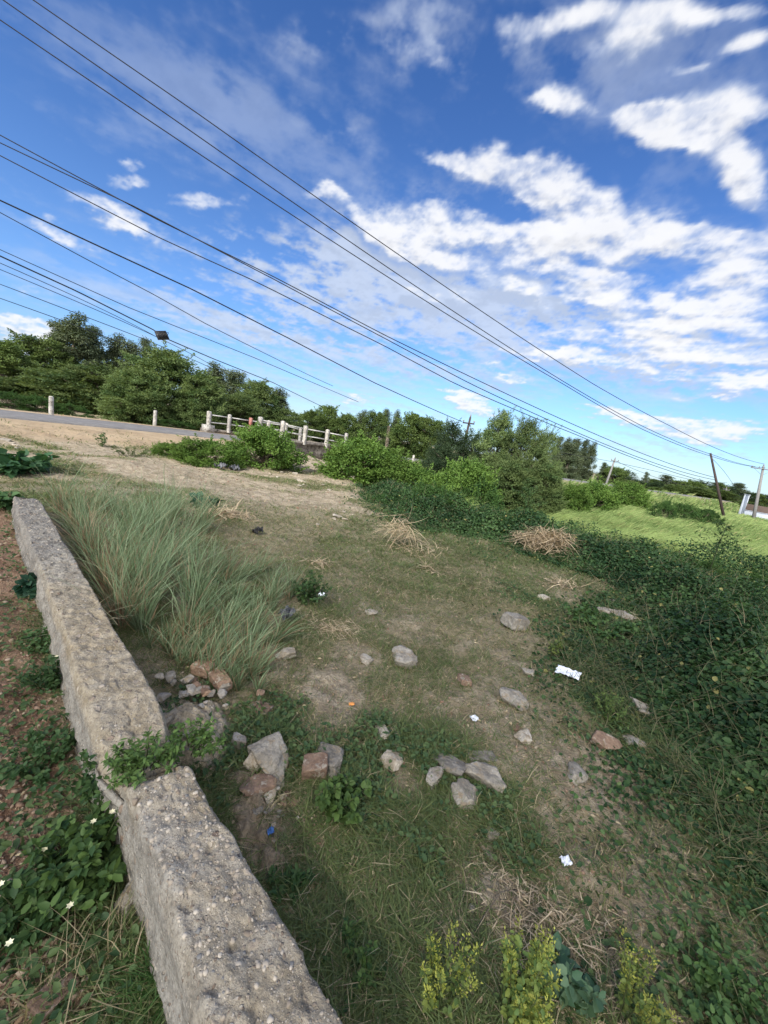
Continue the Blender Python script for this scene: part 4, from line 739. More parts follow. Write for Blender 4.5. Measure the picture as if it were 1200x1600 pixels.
# ------------------------------------------------------------------ trees
def crown_mesh(kind, seed):
    r = np.random.RandomState(seed)
    # height, radius, crown start, clusters, cluster radius, leaves per cluster, leaf length, aspect, droop, colours, flatness of clusters
    S = dict(euc=(10., 1.9, .12, 95, .58, 150, .25, .38, -.9, (.050, .082, .045), (.135, .160, .090), .9),
             acacia=(6., 3.0, .0, 190, .62, 200, .21, .38, -.15, (.045, .095, .036), (.165, .215, .08), .45),
             broad=(7., 2.7, .05, 140, .65, 170, .22, .6, -.3, (.04, .085, .028), (.155, .21, .065), .75),
             thorn=(5.5, 1.9, .02, 130, .45, 140, .15, .45, .3, (.022, .050, .026), (.065, .095, .045), .9),
             feather=(6., 2.4, .0, 190, .5, 200, .16, .32, -.4, (.055, .105, .038), (.20, .26, .10), .5),
             bush=(2., 1.5, .0, 120, .30, 150, .11, .6, -.2, (.045, .105, .022), (.165, .265, .060), .8),
             mound=(1.6, 1.7, .0, 90, .26, 150, .08, .6, -.2, (.022, .060, .020), (.075, .140, .038), .6))[kind]
    H, RX, z0, K, rc, nl, L, asp, droop, c1, c2, fl = S; m = MB(); cen = []; tries = 0
    off = r.rand(6)*6.283
    while len(cen) < K and tries < 9000:
        tries += 1; u = r.rand(); z = z0+(1-z0)*u
        prof = {'euc': (.35+.65*math.sin(min(1, (z-z0)/(1-z0)*1.15+.1)*math.pi)**.6)*(1-.35*z), 'acacia': (1-z**2.2)**.5*(.85+.15*z), 'broad': math.sin(math.pi*min(1, .12+.84*z))**.65,
                'thorn': .4+.6*math.sin(math.pi*z), 'feather': (1-z**1.7)**.55, 'bush': (1-z**3.2)**.5, 'mound': (1-z**2)**.5}[kind]
        a = r.rand()*6.283; lk = .5 if kind in ('bush', 'mound') else 1.; lob = 1+lk*(.20*math.sin(2*a+off[0])+.14*math.sin(3*a+off[1]+z*4)+.12*math.sin(5*a+off[2]+z*7))
        q = RX*prof*lob*r.rand()**(.38 if kind not in ('euc', 'thorn') else .6); zz = H*z*(1+.06*math.sin(a*2+off[3]))
        p = np.array([math.cos(a)*q, math.sin(a)*q, max(zz, rc*.3)])
        if cen and ((np.array(cen)-p)**2).sum(1).min() < (rc*.5)**2: continue
        cen.append(p)
    cen = np.array(cen)
    for c in cen:
        n = int(nl*(.6+.8*r.rand())); s = r.randn(n, 3); s /= np.linalg.norm(s, axis=1)[:, None]; s *= (r.rand(n)**.45)[:, None]; rcl = rc*(.7+.6*r.rand()); pp = c+s*[rcl, rcl, rcl*fl]
        outw = c*[1, 1, 0]; outw = outw/(np.linalg.norm(outw)+.3); d = s*.6+r.randn(n, 3)*.5+outw*.5+[0, 0, droop*.8]; nr = s*.7+r.randn(n, 3)*.6+[0, 0, .6]
        f = np.clip(r.rand(n)*.55+r.rand()*.55, 0, 1); V, Q, T, C = leaves(pp, d, nr, L*(.6+.7*r.rand(n)), L*asp, mixc(c1, c2, f), .15); m.add(V, Q, T, C)
        if kind not in ('euc',) and r.rand() < .55:    # shoots that break the outline
            k = int(nl*.28); w_ = r.randn(3)*.4+outw+[0, 0, .8]; w_ /= np.linalg.norm(w_); uu = r.rand(k)*rcl*1.9; pp = c+w_*uu[:, None]+r.randn(k, 3)*rcl*.07; d = r.randn(k, 3)*.6+w_; V, Q, T, C = leaves(pp, d, r.randn(k, 3)+[0, 0, .5], L*.9, L*asp*.9, mixc(c1, c2, np.clip(r.rand(k)*.5+.45, 0, 1)), .15); m.add(V, Q, T, C)
    zm = max(v[:, 2].max() for v in m.V); zq = np.quantile(np.concatenate([v[:, 2] for v in m.V]), .998); 
    for v in m.V: v[:, 2] *= H/(.5*zm+.5*zq)
    cen[:, 2] *= H/(.5*zm+.5*zq)
    t = MB(); rt = H*.018+.02
    if kind in ('bush', 'mound', 'acacia', 'feather', 'thorn'):
        for i in range(5): a = r.rand()*6.283; e = cen[r.randint(len(cen))]*[.7, .7, .8]; t.tube([(math.cos(a)*.08, math.sin(a)*.08, -.05*H), e*[.4, .4, .45], e], [rt*.7, rt*.5, rt*.15], 6)
    else: t.tube([(0, 0, -.04*H), (.01*H, 0, .25*H), (-.01*H, .01*H, .55*H), (.0, 0, .9*H)], [rt*1.25, rt, rt*.65, rt*.15], 8)
    for c in cen[::2]:
        z = max(.12*H, c[2]-.45*np.hypot(c[0], c[1])-.25); t.tube([(0, 0, min(z, .85*H)), (c*[.55, .55, 1]+[0, 0, z])/np.array([1, 1, 2]), c], [rt*.35, rt*.22, rt*.08], 5, cap=False)
    return H, RX, m, t
PROTO = {}
def proto(kind, seed):
    if (kind, seed) not in PROTO:
        H, RX, m, t = crown_mesh(kind, seed); a = m.build('crown', M_crown); b = t.build('trunk', M_bark, None, True); PROTO[(kind, seed)] = (H, RX, a.data, b.data); bpy.data.objects.remove(a); bpy.data.objects.remove(b)
    return PROTO[(kind, seed)]
_tc = [0]
def tree(kind, px, py, t, wpx, label, group, name='tree', cat='tree', base=None, seed=None, crown='crown'):
    _tc[0] += 1; sd = (_tc[0] % 3) if seed is None else seed; H, RX, c, k = proto(kind, sd); top = P(px, py, t); z = float(h0(top[0], top[1])) if base is None else base; hh = (top[2]-z)/H; ww = wpx/FPX*t*.5/RX
    e = empty(name, (top[0], top[1], z), label, cat, group, rz=(_tc[0]*2.4) % 6.28); e.scale = (ww, ww, hh)
    for nm, me in (('trunk', k), (crown, c)):
        o = bpy.data.objects.new(nm, me); COL.objects.link(o); o.parent = e
    return e
TG = 'trees across the road at left'; MT = 'trees behind the bridge'; FT = 'far trees along the horizon at right'
for a in [
 ('broad',2,528,30,95,'light green broad tree at the far left edge of the picture',TG),('broad',62,522,34,80,'dark round topped tree at left, just before the tall peak',TG),
 ('euc',118,487,36,80,'tallest eucalyptus, forming the peak of the left tree mass',TG),('euc',95,500,37,62,'eucalyptus with small crown just left of the tallest peak',TG),('euc',146,507,38,66,'eucalyptus just right of the tallest peak',TG),
 ('euc',182,520,40,54,'slim eucalyptus with rounded top, second right of the peak',TG),('euc',206,531,40,50,'slim eucalyptus between two others behind the yellow green acacia',TG),('euc',229,527,41,44,'narrow eucalyptus left of the hanging floodlight',TG),
 ('acacia',95,575,26,150,'dark spreading acacia behind the first bollard',TG),('acacia',30,590,25,120,'low spreading acacia at the left edge above the road',TG),('acacia',168,568,25,150,'dense dark acacia between the two bollards',TG),
 ('acacia',262,538,24,150,'large yellow green acacia below the hanging floodlight',TG),('acacia',215,570,22,110,'dark acacia standing behind the second bollard',TG),('acacia',318,578,24,90,'olive acacia behind the first railing post',TG),
 ('euc',340,566,37,60,'dark eucalyptus right of the yellow green acacia',TG),('euc',368,577,37,64,'eucalyptus with open crown above the railing',TG),('acacia',405,590,33,90,'wide green acacia above the bridge railing',TG),
 ('euc',438,606,36,58,'open crowned eucalyptus at the right end of the left mass',TG),('acacia',372,610,29,90,'low dark acacia behind the far railing',TG),('acacia',445,636,33,70,'low green acacia at the end of the left mass',TG),
 ('broad',487,640,44,44,'round dark tree just left of the gap behind the bridge',MT),('broad',514,631,46,46,'tallest round tree behind the end of the bridge railing',MT),('broad',545,645,46,50,'wide low tree behind the large bright bush',MT),
 ('euc',568,640,50,34,'thin eucalyptus between round trees behind the large bush',MT),('broad',592,640,48,44,'dark broad tree above the large bright bush',MT),('euc',606,638,52,30,'slim eucalyptus left of the palm',MT),('euc',622,640,52,26,'small eucalyptus right of the palm',MT),
 ('broad',652,644,32,64,'bright topped broad tree right of the palm',MT),('broad',680,652,31,52,'broad tree left of the crossarm pole',MT),
 ('thorn',712,655,24,62,'dark thorny tree in front of the crossarm pole',MT),('thorn',745,668,25,56,'dark twiggy tree right of the crossarm pole',MT),
 ('feather',790,636,23,86,'tall feathery tree with arching branches right of the gap',MT),('feather',830,645,22,84,'light green feathery tree beside the dark one',MT),('feather',860,662,24,56,'pale feathery tree at the edge of the bright field',MT),
 ('acacia',800,715,20,110,'dark low acacia under the feathery trees',MT),('acacia',862,720,21,80,'low grey green shrub tree beside the field',MT),('thorn',700,690,21,60,'dark low tree below the crossarm pole',MT)]:
    tree(a[0], a[1], a[2], a[3], a[4], a[5], a[6])
FL = ['leftmost of the tall dark eucalyptus clump right of the feathery trees', 'tall dark eucalyptus, second from left in the clump', 'tall dark eucalyptus in the middle of the clump', 'tall dark eucalyptus right of the clump middle', 'rightmost tall eucalyptus of the dark clump', 'nearer dark eucalyptus in front of the tall clump',
 'small pointed eucalyptus just left of the second crossarm pole', 'eucalyptus just right of the second crossarm pole', 'low eucalyptus between the crossarm pole and the lone thin one', 'lone thin eucalyptus standing above the far tree line', 'bushy far tree left of the lone thin one', 'far tree right of the lone thin one',
 'wide far tree, highest right of the lone thin one', 'far tree above the dark flat topped tree, left', 'far tree above the dark flat topped tree, right', 'far tree right behind the leaning iron pole', 'far tree left of the white building, shorter', 'far tree left of the white building, taller and open crowned',
 'far tree above the white building pier', 'far tree left behind the grey crossarm pole', 'far tree at the right picture edge', 'far tree above the lighter round tree', 'far tree half hidden left of the wide one']
for i, a in enumerate([(876,681,72,26),(889,683,74,26),(903,684,74,28),(917,686,76,26),(928,690,78,24),(896,690,68,40),(946,722,90,18),(962,728,90,28),(982,733,92,20),(1012,737,95,12),(1000,750,95,28),(1025,748,96,22),(1044,742,95,30),(1086,750,95,24),(1102,750,96,24),(1125,753,95,22),
       (1141,758,97,20),(1156,754,98,22),(1170,768,99,20),(1184,770,100,20),(1198,772,100,22),(1065,750,94,22),(1030,752,90,24)]):
    tree('euc' if i < 7 or i in (9, 12, 17) else ('thorn', 'broad')[i % 2], a[0], a[1], a[2], a[3]*(1.15 if i < 7 or i == 9 else 1.45), FL[i], FT)
for a in [(1058,757,82,32,'lighter green round tree in the far tree line'),(1098,762,84,46,'dark wide flat topped tree behind the leaning iron pole'),(1128,765,86,40,'olive broad tree right of the leaning iron pole'),(1035,762,86,36,'dull green broad tree at the far right bank'),(1180,785,80,60,'brownish green trees behind the white building'),(985,750,84,40,'low dark broad tree under the far tree')]:
    tree('broad', *a, FT)
# bushes
BU = 'bushes around the clearing'
for a in [
 ('bush',326,680,10.6,92,'rounded green bush at left below the first railing post'),('bush',418,662,12.2,108,'round dark green bush hiding the railing foot, centre left'),('bush',573,676,13.,135,'large bright green bush beside the bridge beam'),
 ('bush',625,700,12.5,100,'bright green bush right of the large one, covered in climbers'),('bush',265,692,11,44,'small green bush at the left end of the bushes'),('bush',540,712,14.5,50,'climber bush in front of the bridge beam end'),
 ('mound',690,752,9.,140,'dark creeper mound in the middle below the thorny trees'),('mound',625,768,9.6,120,'dark creeper mound left of the middle mound'),('mound',745,786,9.8,70,'creeper mound with bright leaves right of the middle mound'),
 ('bush',660,722,12,90,'yellow green bush above the dark creeper mound'),('bush',735,715,17,100,'dim bush with yellow flecks under the dark trees'),('mound',760,742,16,90,'low green shrub left of the feathery tree foot'),
 ('bush',935,745,30,70,'dark green bush at the field edge right of the feathery trees'),('bush',985,752,36,60,'rough green bush below the second crossarm pole'),('mound',1045,776,30,40,'dark shrub on the far bank of the field'),
 ('mound',1075,782,32,60,'light green shrub mound on the far bank'),('mound',1110,792,34,50,'dark shrub left of the leaning iron pole foot'),('bush',900,752,26,60,'green bush close to the pale feathery tree'),
 ('mound',1115,864,9.5,70,'large leaved climber heap at the field edge, far right'),('mound',1045,875,9.5,80,'dark vine heap in the right foreground bank'),('mound',965,872,9.5,90,'low vine heap right of the straw'),
 ('mound',1190,882,9.0,60,'vine heap at the right picture edge'),('mound',60,615,19,70,'pale weeds shrub on the verge beside the first bollard'),('mound',10,608,18,80,'weedy shrub on the verge at the left edge'),('mound',110,628,20,60,'green verge shrub right of the first bollard'),('mound',275,655,22,60,'weed shrub on the verge right of the second bollard')]:
    tree(a[0], a[1], a[2], a[3], a[4], a[5], BU, 'bush' if a[0] == 'bush' else 'shrub', 'bush', crown='foliage')
# palm
def palm(px, py, t, label):
    top = P(px, py, t); z = float(h0(top[0], top[1])); e = empty('palm_tree', (top[0], top[1], z), label, 'tree', MT); H = top[2]-z-.8; m = MB(); m.tube([(0, 0, -.1), (.1, 0, H*.5), (0, 0, H)], [.22, .17, .14], 8); m.build('trunk', M_bark, e, True); r = np.random.RandomState(5); f = MB()
    for i in range(22):
        a = r.rand()*6.283; el = r.uniform(-.5, 1.3); u = np.linspace(0, 1, 16)[1:]; d0 = np.array([math.cos(a)*math.cos(el), math.sin(a)*math.cos(el), math.sin(el)]); sp = np.array([0, 0, H])+d0*2.0*u[:, None]+np.array([0, 0, -1.1])*(u**2)[:, None]
        for sg in (-1, 1):
            sd = np.cross(d0, [0, 0, 1.])*sg; V, Q, T, C = leaves(sp, sd*.8+d0*.5-np.array([0, 0, .45])+r.randn(15, 3)*.1, np.tile([0, 0, 1.], (15, 1)), .5*(1-.4*u), .05, np.tile((.05, .085, .035), (15, 1)), .1); f.add(V, Q, T, C)
    f.build('fronds', M_crown, e)
palm(610, 652, 36, 'small palm tree with drooping fronds behind the large bright bush')
# thin saplings in front of the field
def sapling(px, py, t, hpx, label):
    b = P(px, py, t); H = hpx/FPX*t; e = empty('sapling', b, label, 'sapling', 'thin saplings before the field'); r = np.random.RandomState(int(px)); m = MB(); l = MB(); m.tube([(0, 0, -.6), (.02, 0, H*.5), (.05, 0, H)], [.012, .009, .004], 5, (.06, .08, .04))
    for i in range(16):
        z = H*(.15+.85*i/16); a = r.rand()*6.283; ln = (.45+.35*r.rand())*(1.1-z/H)+.12; tp = np.array([math.cos(a)*ln, math.sin(a)*ln, z+ln*.35]); m.tube([(0, 0, z), tp*[.5, .5, 1], tp], [.005, .004, .002], 4, (.06, .08, .04)); k = 26; u = r.rand(k)
        V, Q, T, C = leaves(np.array([0, 0, z])+(tp-[0, 0, z])*u[:, None], r.randn(k, 3), r.randn(k, 3)*.4+[0, 0, 1], .06, .03, mixc(DG, MG, r.rand(k)), .15); l.add(V, Q, T, C)
    m.build('stem', M_grass, e); l.build('leaves', M_leaf, e)
sapling(1112, 880, 8.5, 65, 'thin dark sapling standing against the bright field at right')
sapling(820, 800, 12, 40, 'small thin sapling with arching stem above the straw heap')
tuft('dark upright reed stalks against the field right of the straw heap', 928, 868, 24, .85, 16, (.05, .08, .03), (.09, .12, .05), .16, .12, 'reed_stalks', 'reeds', wid=.016)
tuft('single pair of thin reed stalks against the field', 978, 862, 10, .75, 6, (.06, .09, .03), (.10, .13, .05), .12, .1, 'reed_stalks', 'reeds', wid=.014)
tuft('pale grass stalks rising beside the middle creeper mound', 700, 790, 60, .9, 60, (.10, .14, .06), (.20, .22, .12), .2, .2, 'reed_stalks', 'reeds', wid=.016)
tuft('bright grass stalks left of the field under feathery tree', 730, 800, 80, .7, 500, (.12, .19, .04), (.24, .30, .08), .3, .4, 'reed_stalks', 'reeds', wid=.02)
# ------------------------------------------------------------------ bridge
def onrail(px, pa, pb):    # point on the vertical plane through pa-pb seen in pixel column px (at the horizon)
    d = ray(px, 583+px*.167); a = np.array(pa[:2]); v = np.array(pb[:2])-a; M_ = np.array([[d[0], -v[0]], [d[1], -v[1]]]); t, s = np.linalg.solve(M_, a-EYE[:2]); return t
def post(name, pxb, pyb, pxt, pyt, t, wd, mat_, e, cap=0.):
    b = P(pxb, pyb, t); tp = P(pxt, pyt, t); H = tp[2]-b[2]; m = MB(); th = BRA; Mz = np.array([[math.cos(th), -math.sin(th), 0], [math.sin(th), math.cos(th), 0], [0, 0, 1]]); c = b-np.array(e.location); n = 5
    V = []; r = np.random.RandomState(int(pxb))
    for k in range(n):
        z = -.12+(H+.12)*k/(n-1); w_ = wd*(1+.03*r.randn()); V += [Mz@np.array([sx_*w_/2, sy_*w_/2, z])+c+r.randn(3)*.004 for sx_, sy_ in ((-1, -1), (1, -1), (1, 1), (-1, 1))]
    V += [Mz@np.array([0, 0, H+.03])+c]; Q = [(4*k+j, 4*k+(j+1) % 4, 4*k+4+(j+1) % 4, 4*k+4+j) for k in range(n-1) for j in range(4)]; T = [(4*(n-1)+j, 4*(n-1)+(j+1) % 4, 4*n) for j in range(4)]; m.add(V, Q, T)
    m.build(name, mat_, e); return b, tp
BRA = math.atan2(5, 4.1)
nA = P(406, 676, 18.5); nB = P(540, 700, 22.8)
bridge = empty('bridge', (BR[0], BR[1], .2), 'old concrete road bridge with white post railings, half hidden by bushes', 'bridge')
tn = [onrail(x, nA, nB) for x in (406, 441, 477, 511, 540)]
posts = []
for (pb, tb, t, wd, mt) in [((405,677),(407,652),tn[0],.175,M_wconc),((440,683),(441,658),tn[1],.175,M_wconc),((475,691),(477,665.5),tn[2],.165,M_wconc),((509,697),(512,671.5),tn[3],.165,M_wconc),((538,702),(540,677),tn[4],.155,M_wconc)]:
    posts.append(post('railing_post', *pb, *tb, t, wd, mt, bridge))
fA = P(326, 673, 22.); fB = fA+np.array([.634, .773, 0])*10
fp = []
for (pb, tb, mt, wd) in [((325,671),(328,643),M_wconc,.18),((357,673),(359,648),M_wconc,.165),((390,678),(391,653),M_redp,.165),((418,681),(419,657),M_wconc,.165),((445,684),(446,661),M_wconc,.165),((468,688),(470,668),M_wconc,.165)]:
    fp.append(post('railing_post', *pb, *tb, onrail(pb[0], fA, fB), wd, mt, bridge))
o_ = np.array(bridge.location)
for L_ in (posts, fp):
    for f in (.82, .40):
        for (b1, t1), (b2, t2) in zip(L_[:-1], L_[1:]):
            m = MB(); m.tube([b1+(t1-b1)*f-o_, b2+(t2-b2)*f-o_], .032, 8); m.build('rail', M_rail, bridge, True)
def beam(name, a, b, zt, zb, th, mat_, nx=40):
    a = np.array(a[:2]); b = np.array(b[:2]); v = b-a; L = np.linalg.norm(v); v /= L; n_ = np.array([-v[1], v[0]]); V = []; u = np.linspace(0, L, nx)
    for (o2, z) in ((-th/2, zb), (-th/2, (zb+zt)/2), (-th/2, zt-.14), (-th/2-.05, zt-.13), (-th/2-.05, zt), (th/2, zt), (th/2, zb)):
        q = a+v*u[:, None]+n_*o2; V.append(np.column_stack([q, z+.012*fbm(u, u*0+o2, 2, 3, 5)])-o_)
    V = np.stack(V, 1).reshape(-1, 3); k = 7; i = np.arange(nx-1)[:, None]*k; j = np.arange(k)[None]; Q = np.stack([i+j, i+(j+1) % k, i+k+(j+1) % k, i+k+j], -1).reshape(-1, 4); m = MB(); m.add(V, Q, [(0, 1, 2), (0, 2, 3), (0, 3, 4), (0, 4, 5), (0, 5, 6)]+[((nx-1)*k+q, (nx-1)*k+p, (nx-1)*k) for p, q in ((1, 2), (2, 3), (3, 4), (4, 5), (5, 6))]); m.build(name, mat_, bridge)
zt = float(np.mean([p[0][2] for p in posts])); vn_ = (nB-nA)[:2]; vn_ /= np.linalg.norm(vn_)
beam('edge_beam', nA[:2]-vn_*.6, nB[:2]+vn_*1.0, zt, zt-.95, .34, M_oldc); beam('kerb', fA[:2]-vn_*.4, fB[:2], float(np.mean([p[0][2] for p in fp])), .0, .36, M_oldc)
m = MB(); mid = (nA+nB)/2; n_ = np.array([-vn_[1], vn_[0]]); cc = mid[:2]+n_*2.5; Mz = np.array([[vn_[0], -vn_[1], 0], [vn_[1], vn_[0], 0], [0, 0, 1]]); m.box((cc[0]-o_[0], cc[1]-o_[1], .02-o_[2]), (7.4, 4.7, .30), Mz); m.build('deck', M_oldc, bridge)
m = MB()
for s_ in (-1, 1): q = mid[:2]+vn_*s_*2.9+n_*2.5; m.box((q[0]-o_[0], q[1]-o_[1], -.85-o_[2]), (.5, 4.6, 1.4), Mz)
m.build('abutment', M_oldc, bridge)
# end block at the first far post
m = MB(); q = fp[0][0]; m.box((q[0]-o_[0], q[1]-o_[1], q[2]-o_[2]+.05), (.55, .42, .42), Mz); m.build('end_block', M_wconc, bridge)
# bollards
def bollard(px0, py0, px1, py1, t, label):
    b = P(px0, py0, t); tp = P(px1, py1, t); H = tp[2]-b[2]; w_ = .16; e = empty('bollard', b, label, 'bollard', 'concrete marker posts'); m = MB(); r = np.random.RandomState(int(px0)); V = []; lv = [(-.3, 1), (0, 1), (H*.5, .97), (H*.93, .94), (H, .72)]
    for z, k in lv:
        for a in range(8): an = a*math.pi/4+math.pi/8; V.append((math.cos(an)*w_*.55*k+r.randn()*.002, math.sin(an)*w_*.55*k, z))
    V.append((0, 0, H+.01)); n = len(lv); Q = [(8*k+j, 8*k+(j+1) % 8, 8*k+8+(j+1) % 8, 8*k+8+j) for k in range(n-1) for j in range(8)]; T = [(8*(n-1)+j, 8*(n-1)+(j+1) % 8, 8*n) for j in range(8)]; m.add(V, Q, T); m.build('post', M_wconc, e)
bollard(80,642,80.5,619,15.5,'white concrete bollard on the road verge at far left'); bollard(242,658,242.5,641,19.5,'white concrete bollard on the verge near the bridge')
bollard(644,727,646,711,26,'pale marker post between the bright bush and the dark tree'); bollard(757,746,758,734,30,'grey marker post seen through the gap, left of two'); bollard(769,750,771,737,30,'white marker post seen through the gap, right of two')
bollard(1018,778,1019,772,60,'small distant marker post on the far bank')
# ------------------------------------------------------------------ poles
def pole(name, pb, pt, t, r0, r1, mat_, label, arm=None, armz=.96, arml=1.8, armdir=0., sink=1.5, braces=False):
    b = P(*pb, t); tp = P(*pt, t); d = (tp-b)/np.linalg.norm(tp-b); H = np.linalg.norm(tp-b); gz = float(h0(b[0], b[1])); e = empty(name, (b[0], b[1], min(gz, b[2])), label, 'pole', 'poles')
    o = np.array(e.location); m = MB(); k = max(0, (b[2]-gz))/d[2]+.2; m.tube([b-d*k-o, b+d*H*.5-o, tp-o], [r0, (r0+r1)/2, r1], 10); m.build('shaft', mat_, e, True)
    if arm:
        ad = np.array([math.cos(armdir), math.sin(armdir), 0.]); ad -= d*(ad@d)*0; c = b+d*H*armz-o; Ma = np.stack([ad, np.cross([0, 0, 1.], ad), [0, 0, 1.]], 1); m = MB(); m.box(c+np.array([-ad[1], ad[0], 0])*-(r1+.05), (arml, .11, .13), Ma); m.build('crossarm', mat_, e)
        for s_ in ([-.46, .46] if arml < 1.4 else [-.46, -.18, .46]):
            q = c+ad*arml*s_+[0, 0, .07]+np.array([-ad[1], ad[0], 0])*-(r1+.05); m = MB(); m.tube([q, q+[0, 0, .08], q+[0, 0, .09], q+[0, 0, .16], q+[0, 0, .24]], [.03, .03, .08, .09, .03], 8); m.build('insulator', M_ins, e, True)
        if braces:
            for s_ in (-.38, .38): m = MB(); m.tube([c+ad*arml*s_+np.array([ad[1], -ad[0], 0])*(r1+.05), c-d*.9], .022, 6); m.build('brace', mat_, e)
        m = MB(); m.tube([tp-o, tp+[0, 0, .15]-o, tp+[0, 0, .3]-o], [.03, .09, .04], 8); m.build('top_insulator', M_ins, e, True)
    return b, tp, d
P1 = pole('utility_pole', (1177,812), (1193,728.5), 56, .23, .14, M_pole, 'grey crossarm pole in front of the white building', 1, .945, 2.9, rad(-25), braces=True)
P2 = pole('iron_pole', (1131,808), (1110,708), 44, .16, .10, M_dpole, 'dark leaning iron pole in the field, left of the grey pole')
P3 = pole('utility_pole', (1128,797), (1135,763), 88, .22, .15, M_pole, 'short distant pale pole behind the leaning iron pole', 1, .93, 1.2, rad(-20))
P4 = pole('utility_pole', (945,762), (961,717), 66, .20, .13, M_pole, 'pale crossarm pole above the field bushes', 1, .93, 1.2, rad(-10))
P5 = pole('utility_pole', (724,700), (735,652), 40, .14, .10, M_dpole, 'dark wooden crossarm pole rising from the thorny trees', 1, .80, 1.25, rad(-30))
# small bracket on the iron pole
# ------------------------------------------------------------------ wires
WG = 'overhead wires'
def wire(label, pts, t0, t1, r0=.0085, r1=.028, name='power_line', ext=9.):
    a = P(*pts[0], t0); b = P(*pts[-1], t1); v = (b-a)[:2]; L = np.linalg.norm(v); W_ = []
    for (px, py) in pts:
        d = ray(px, py); M_ = np.array([[d[0], -v[0]], [d[1], -v[1]]]); t, s = np.linalg.solve(M_, a[:2]-EYE[:2]); W_.append((s, EYE[2]+d[2]*t))
    W_ = np.array(W_); deg = min(3, len(pts)-1); cf = np.polyfit(W_[:, 0], W_[:, 1], min(2, deg)); 
    k = 60; s = np.concatenate([np.linspace(-ext/L, 0, 6)[:-1], np.linspace(0, 1, k)**1.5]); zz = np.polyval(cf, s)
    # keep the exact ends
    s01 = np.clip(s, 0, 1); res = np.interp(s01, W_[:, 0], W_[:, 1]-np.polyval(cf, W_[:, 0])); zz = zz+res
    X = a[0]+v[0]*s; Y = a[1]+v[1]*s; pts3 = np.column_stack([X, Y, zz]); o = pts3[5].copy(); m = MB(); m.tube(pts3-o, np.linspace(r0, r1, len(pts3)), 6, cap=False); q = m.build(name, M_wire, None, True); q.location = o; tag(q, label, 'wire', WG); return pts3
wire('top wire crossing the sky to the right hand pole, highest of three', [(52,0),(300,171),(600,382),(927,600),(1050,667),(1194,725)], 8.0, 56)
wire('second highest wire crossing the sky to the right hand pole', [(5,0),(300,206),(600,414),(887,600),(1000,664),(1115,711),(1180,729)], 7.6, 55.5)
wire('third highest wire running just below the second to the right pole', [(0,31),(300,233),(600,429),(880,600),(1000,669),(1115,714),(1196,731)], 7.6, 56)
wire('upper wire of the middle three, passing above the feathery tree', [(0,211),(240,340),(435,436),(600,523),(759,600),(900,665),(1117,746)], 8.2, 44)
wire('middle wire of the middle three, merging behind the upper', [(0,223),(215,325),(435,440),(600,528),(736,600),(900,675),(1118,750)], 8.2, 44)
wire('lowest wire of the middle three', [(0,243),(250,372),(400,440),(600,540),(712,600),(900,679),(1118,756)], 8.2, 44)
wire('thick black cable falling to the dark crossarm pole', [(0,313),(300,452),(450,528),(585,598),(655,630),(722,659)], 8.5, 40, .015, .03)
wire('faint wire below the thick black cable', [(0,332),(135,405),(240,460),(320,505),(430,560),(520,603)], 12, 60, .010, .035)
wire('thin grey wire at left above the floodlight cable', [(0,390),(200,480),(400,560),(560,628)], 14, 60, .010, .035)
lampw = wire('black cable carrying the floodlight', [(0,400),(120,455),(243,517),(262,530),(332,560),(425,597),(505,636)], 8.8, 48, .015, .03)
wire('thin wire touching the cable of the floodlight from above', [(0,411),(110,460),(260,535)], 12, 26, .010, .016)
wire('thin wire below the floodlight cable at the left edge', [(0,421),(110,467),(220,515),(330,570)], 14, 40, .010, .025)
wire('low thin wire crossing before the left tree tops, upper of two', [(0,444),(110,486),(225,530),(330,575)], 16, 42, .012, .03)
wire('low thin wire crossing before the left tree tops, lower of two', [(0,466),(90,498),(170,528),(300,580)], 16, 42, .012, .03)
wire('guy wire slanting down from the leaning iron pole', [(1111,715),(1130,735),(1150,765)], 44, 56, .02, .02, 'guy_wire', .01)
wire('faint low wire between the far poles', [(1135,765),(1080,760),(962,720)], 88, 66, .03, .03, 'power_line', .01)
wire('low pale wire crossing before the far dark trees', [(870,706),(960,722),(1060,745),(1136,764)], 60, 88, .03, .04, 'power_line', .01)
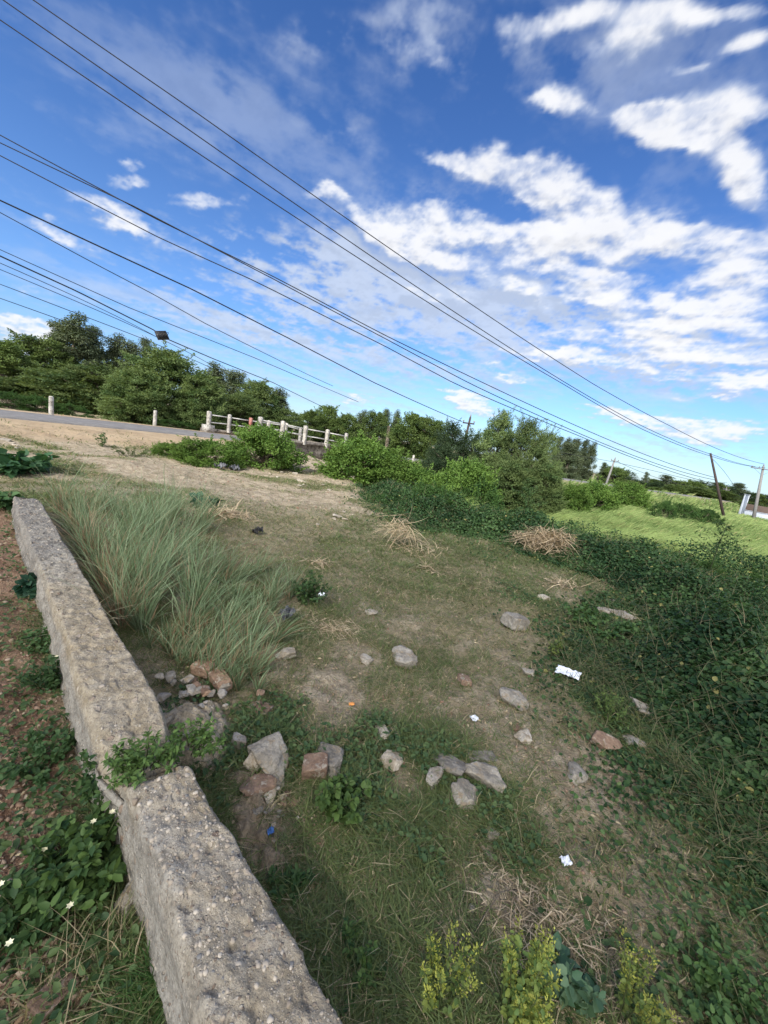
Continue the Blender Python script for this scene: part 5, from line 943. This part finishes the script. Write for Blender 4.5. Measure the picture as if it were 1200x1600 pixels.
# floodlight hanging on the cable
def floodlight():
    c = P(253, 524, 10.6); e = empty('floodlight', c, 'black rectangular floodlight hanging on the cable before the left trees', 'lamp'); M_ = np.array(Matrix.Rotation(rad(40), 3, 'Z') @ Matrix.Rotation(rad(62), 3, 'X') @ Matrix.Rotation(rad(20), 3, 'Z'))
    m = MB(); m.box((0, 0, 0), (.29, .24, .05), M_); [m.box(M_@np.array([x_, 0, .035]), (.012, .2, .03), M_) for x_ in np.linspace(-.11, .11, 7)]; m.build('housing', M_black, e)
    m = MB(); m.box(M_@np.array([0, 0, -.0285]), (.25, .20, .006), M_); m.build('glass', M_glass, e); m = MB(); m.tube([M_@np.array([-.15, 0, 0]), M_@np.array([-.15, .0, .12]), M_@np.array([.15, 0, .12]), M_@np.array([.15, 0, 0])], .008, 6); m.build('bracket', M_black, e)
floodlight()
# ------------------------------------------------------------------ white building
def white_building():
    t = 60; a = P(1150, 812, t); b = P(1222, 822, 62); z0 = min(a[2], b[2])-.8; L = 9.; v = np.array([a[1], -a[0]])/np.linalg.norm(a[:2]); n_ = np.array([-v[1], v[0]]); e = empty('white_building', (a[0], a[1], z0), 'low white walled building behind the grey crossarm pole', 'building'); Mz = np.array([[v[0], -v[1], 0], [v[1], v[0], 0], [0, 0, 1]])
    ht = P(1164, 797, t)[2]-z0; hp = P(1165, 773, t)[2]-z0
    def bx(name, x0, x1, y0, y1, za, zb, mt):
        m = MB(); c = v*(x0+x1)/2+n_*(y0+y1)/2; m.box((c[0], c[1], (za+zb)/2), (x1-x0, y1-y0, zb-za), Mz); return m.build(name, mt, e)
    bx('front_wall', .62, L, 0, .2, 0, ht, M_wht); bx('pier', 0, .62, -.02, .7, 0, hp, M_wht); bx('coping', .63, L, -.05, .26, ht, ht+.09, M_wht); bx('pier_cap', -.06, .70, -.08, .76, hp, hp+.09, M_wht)
    bx('side_wall', .64, L, 4.2, 4.4, 0, ht+1.0, M_roof); bx('vent_pipe', 1.6, 1.8, 2.0, 2.2, ht-.4, ht+.75, M_wht); bx('plinth', .0, L, -.09, -.022, 0, .6, M_wht)
white_building()
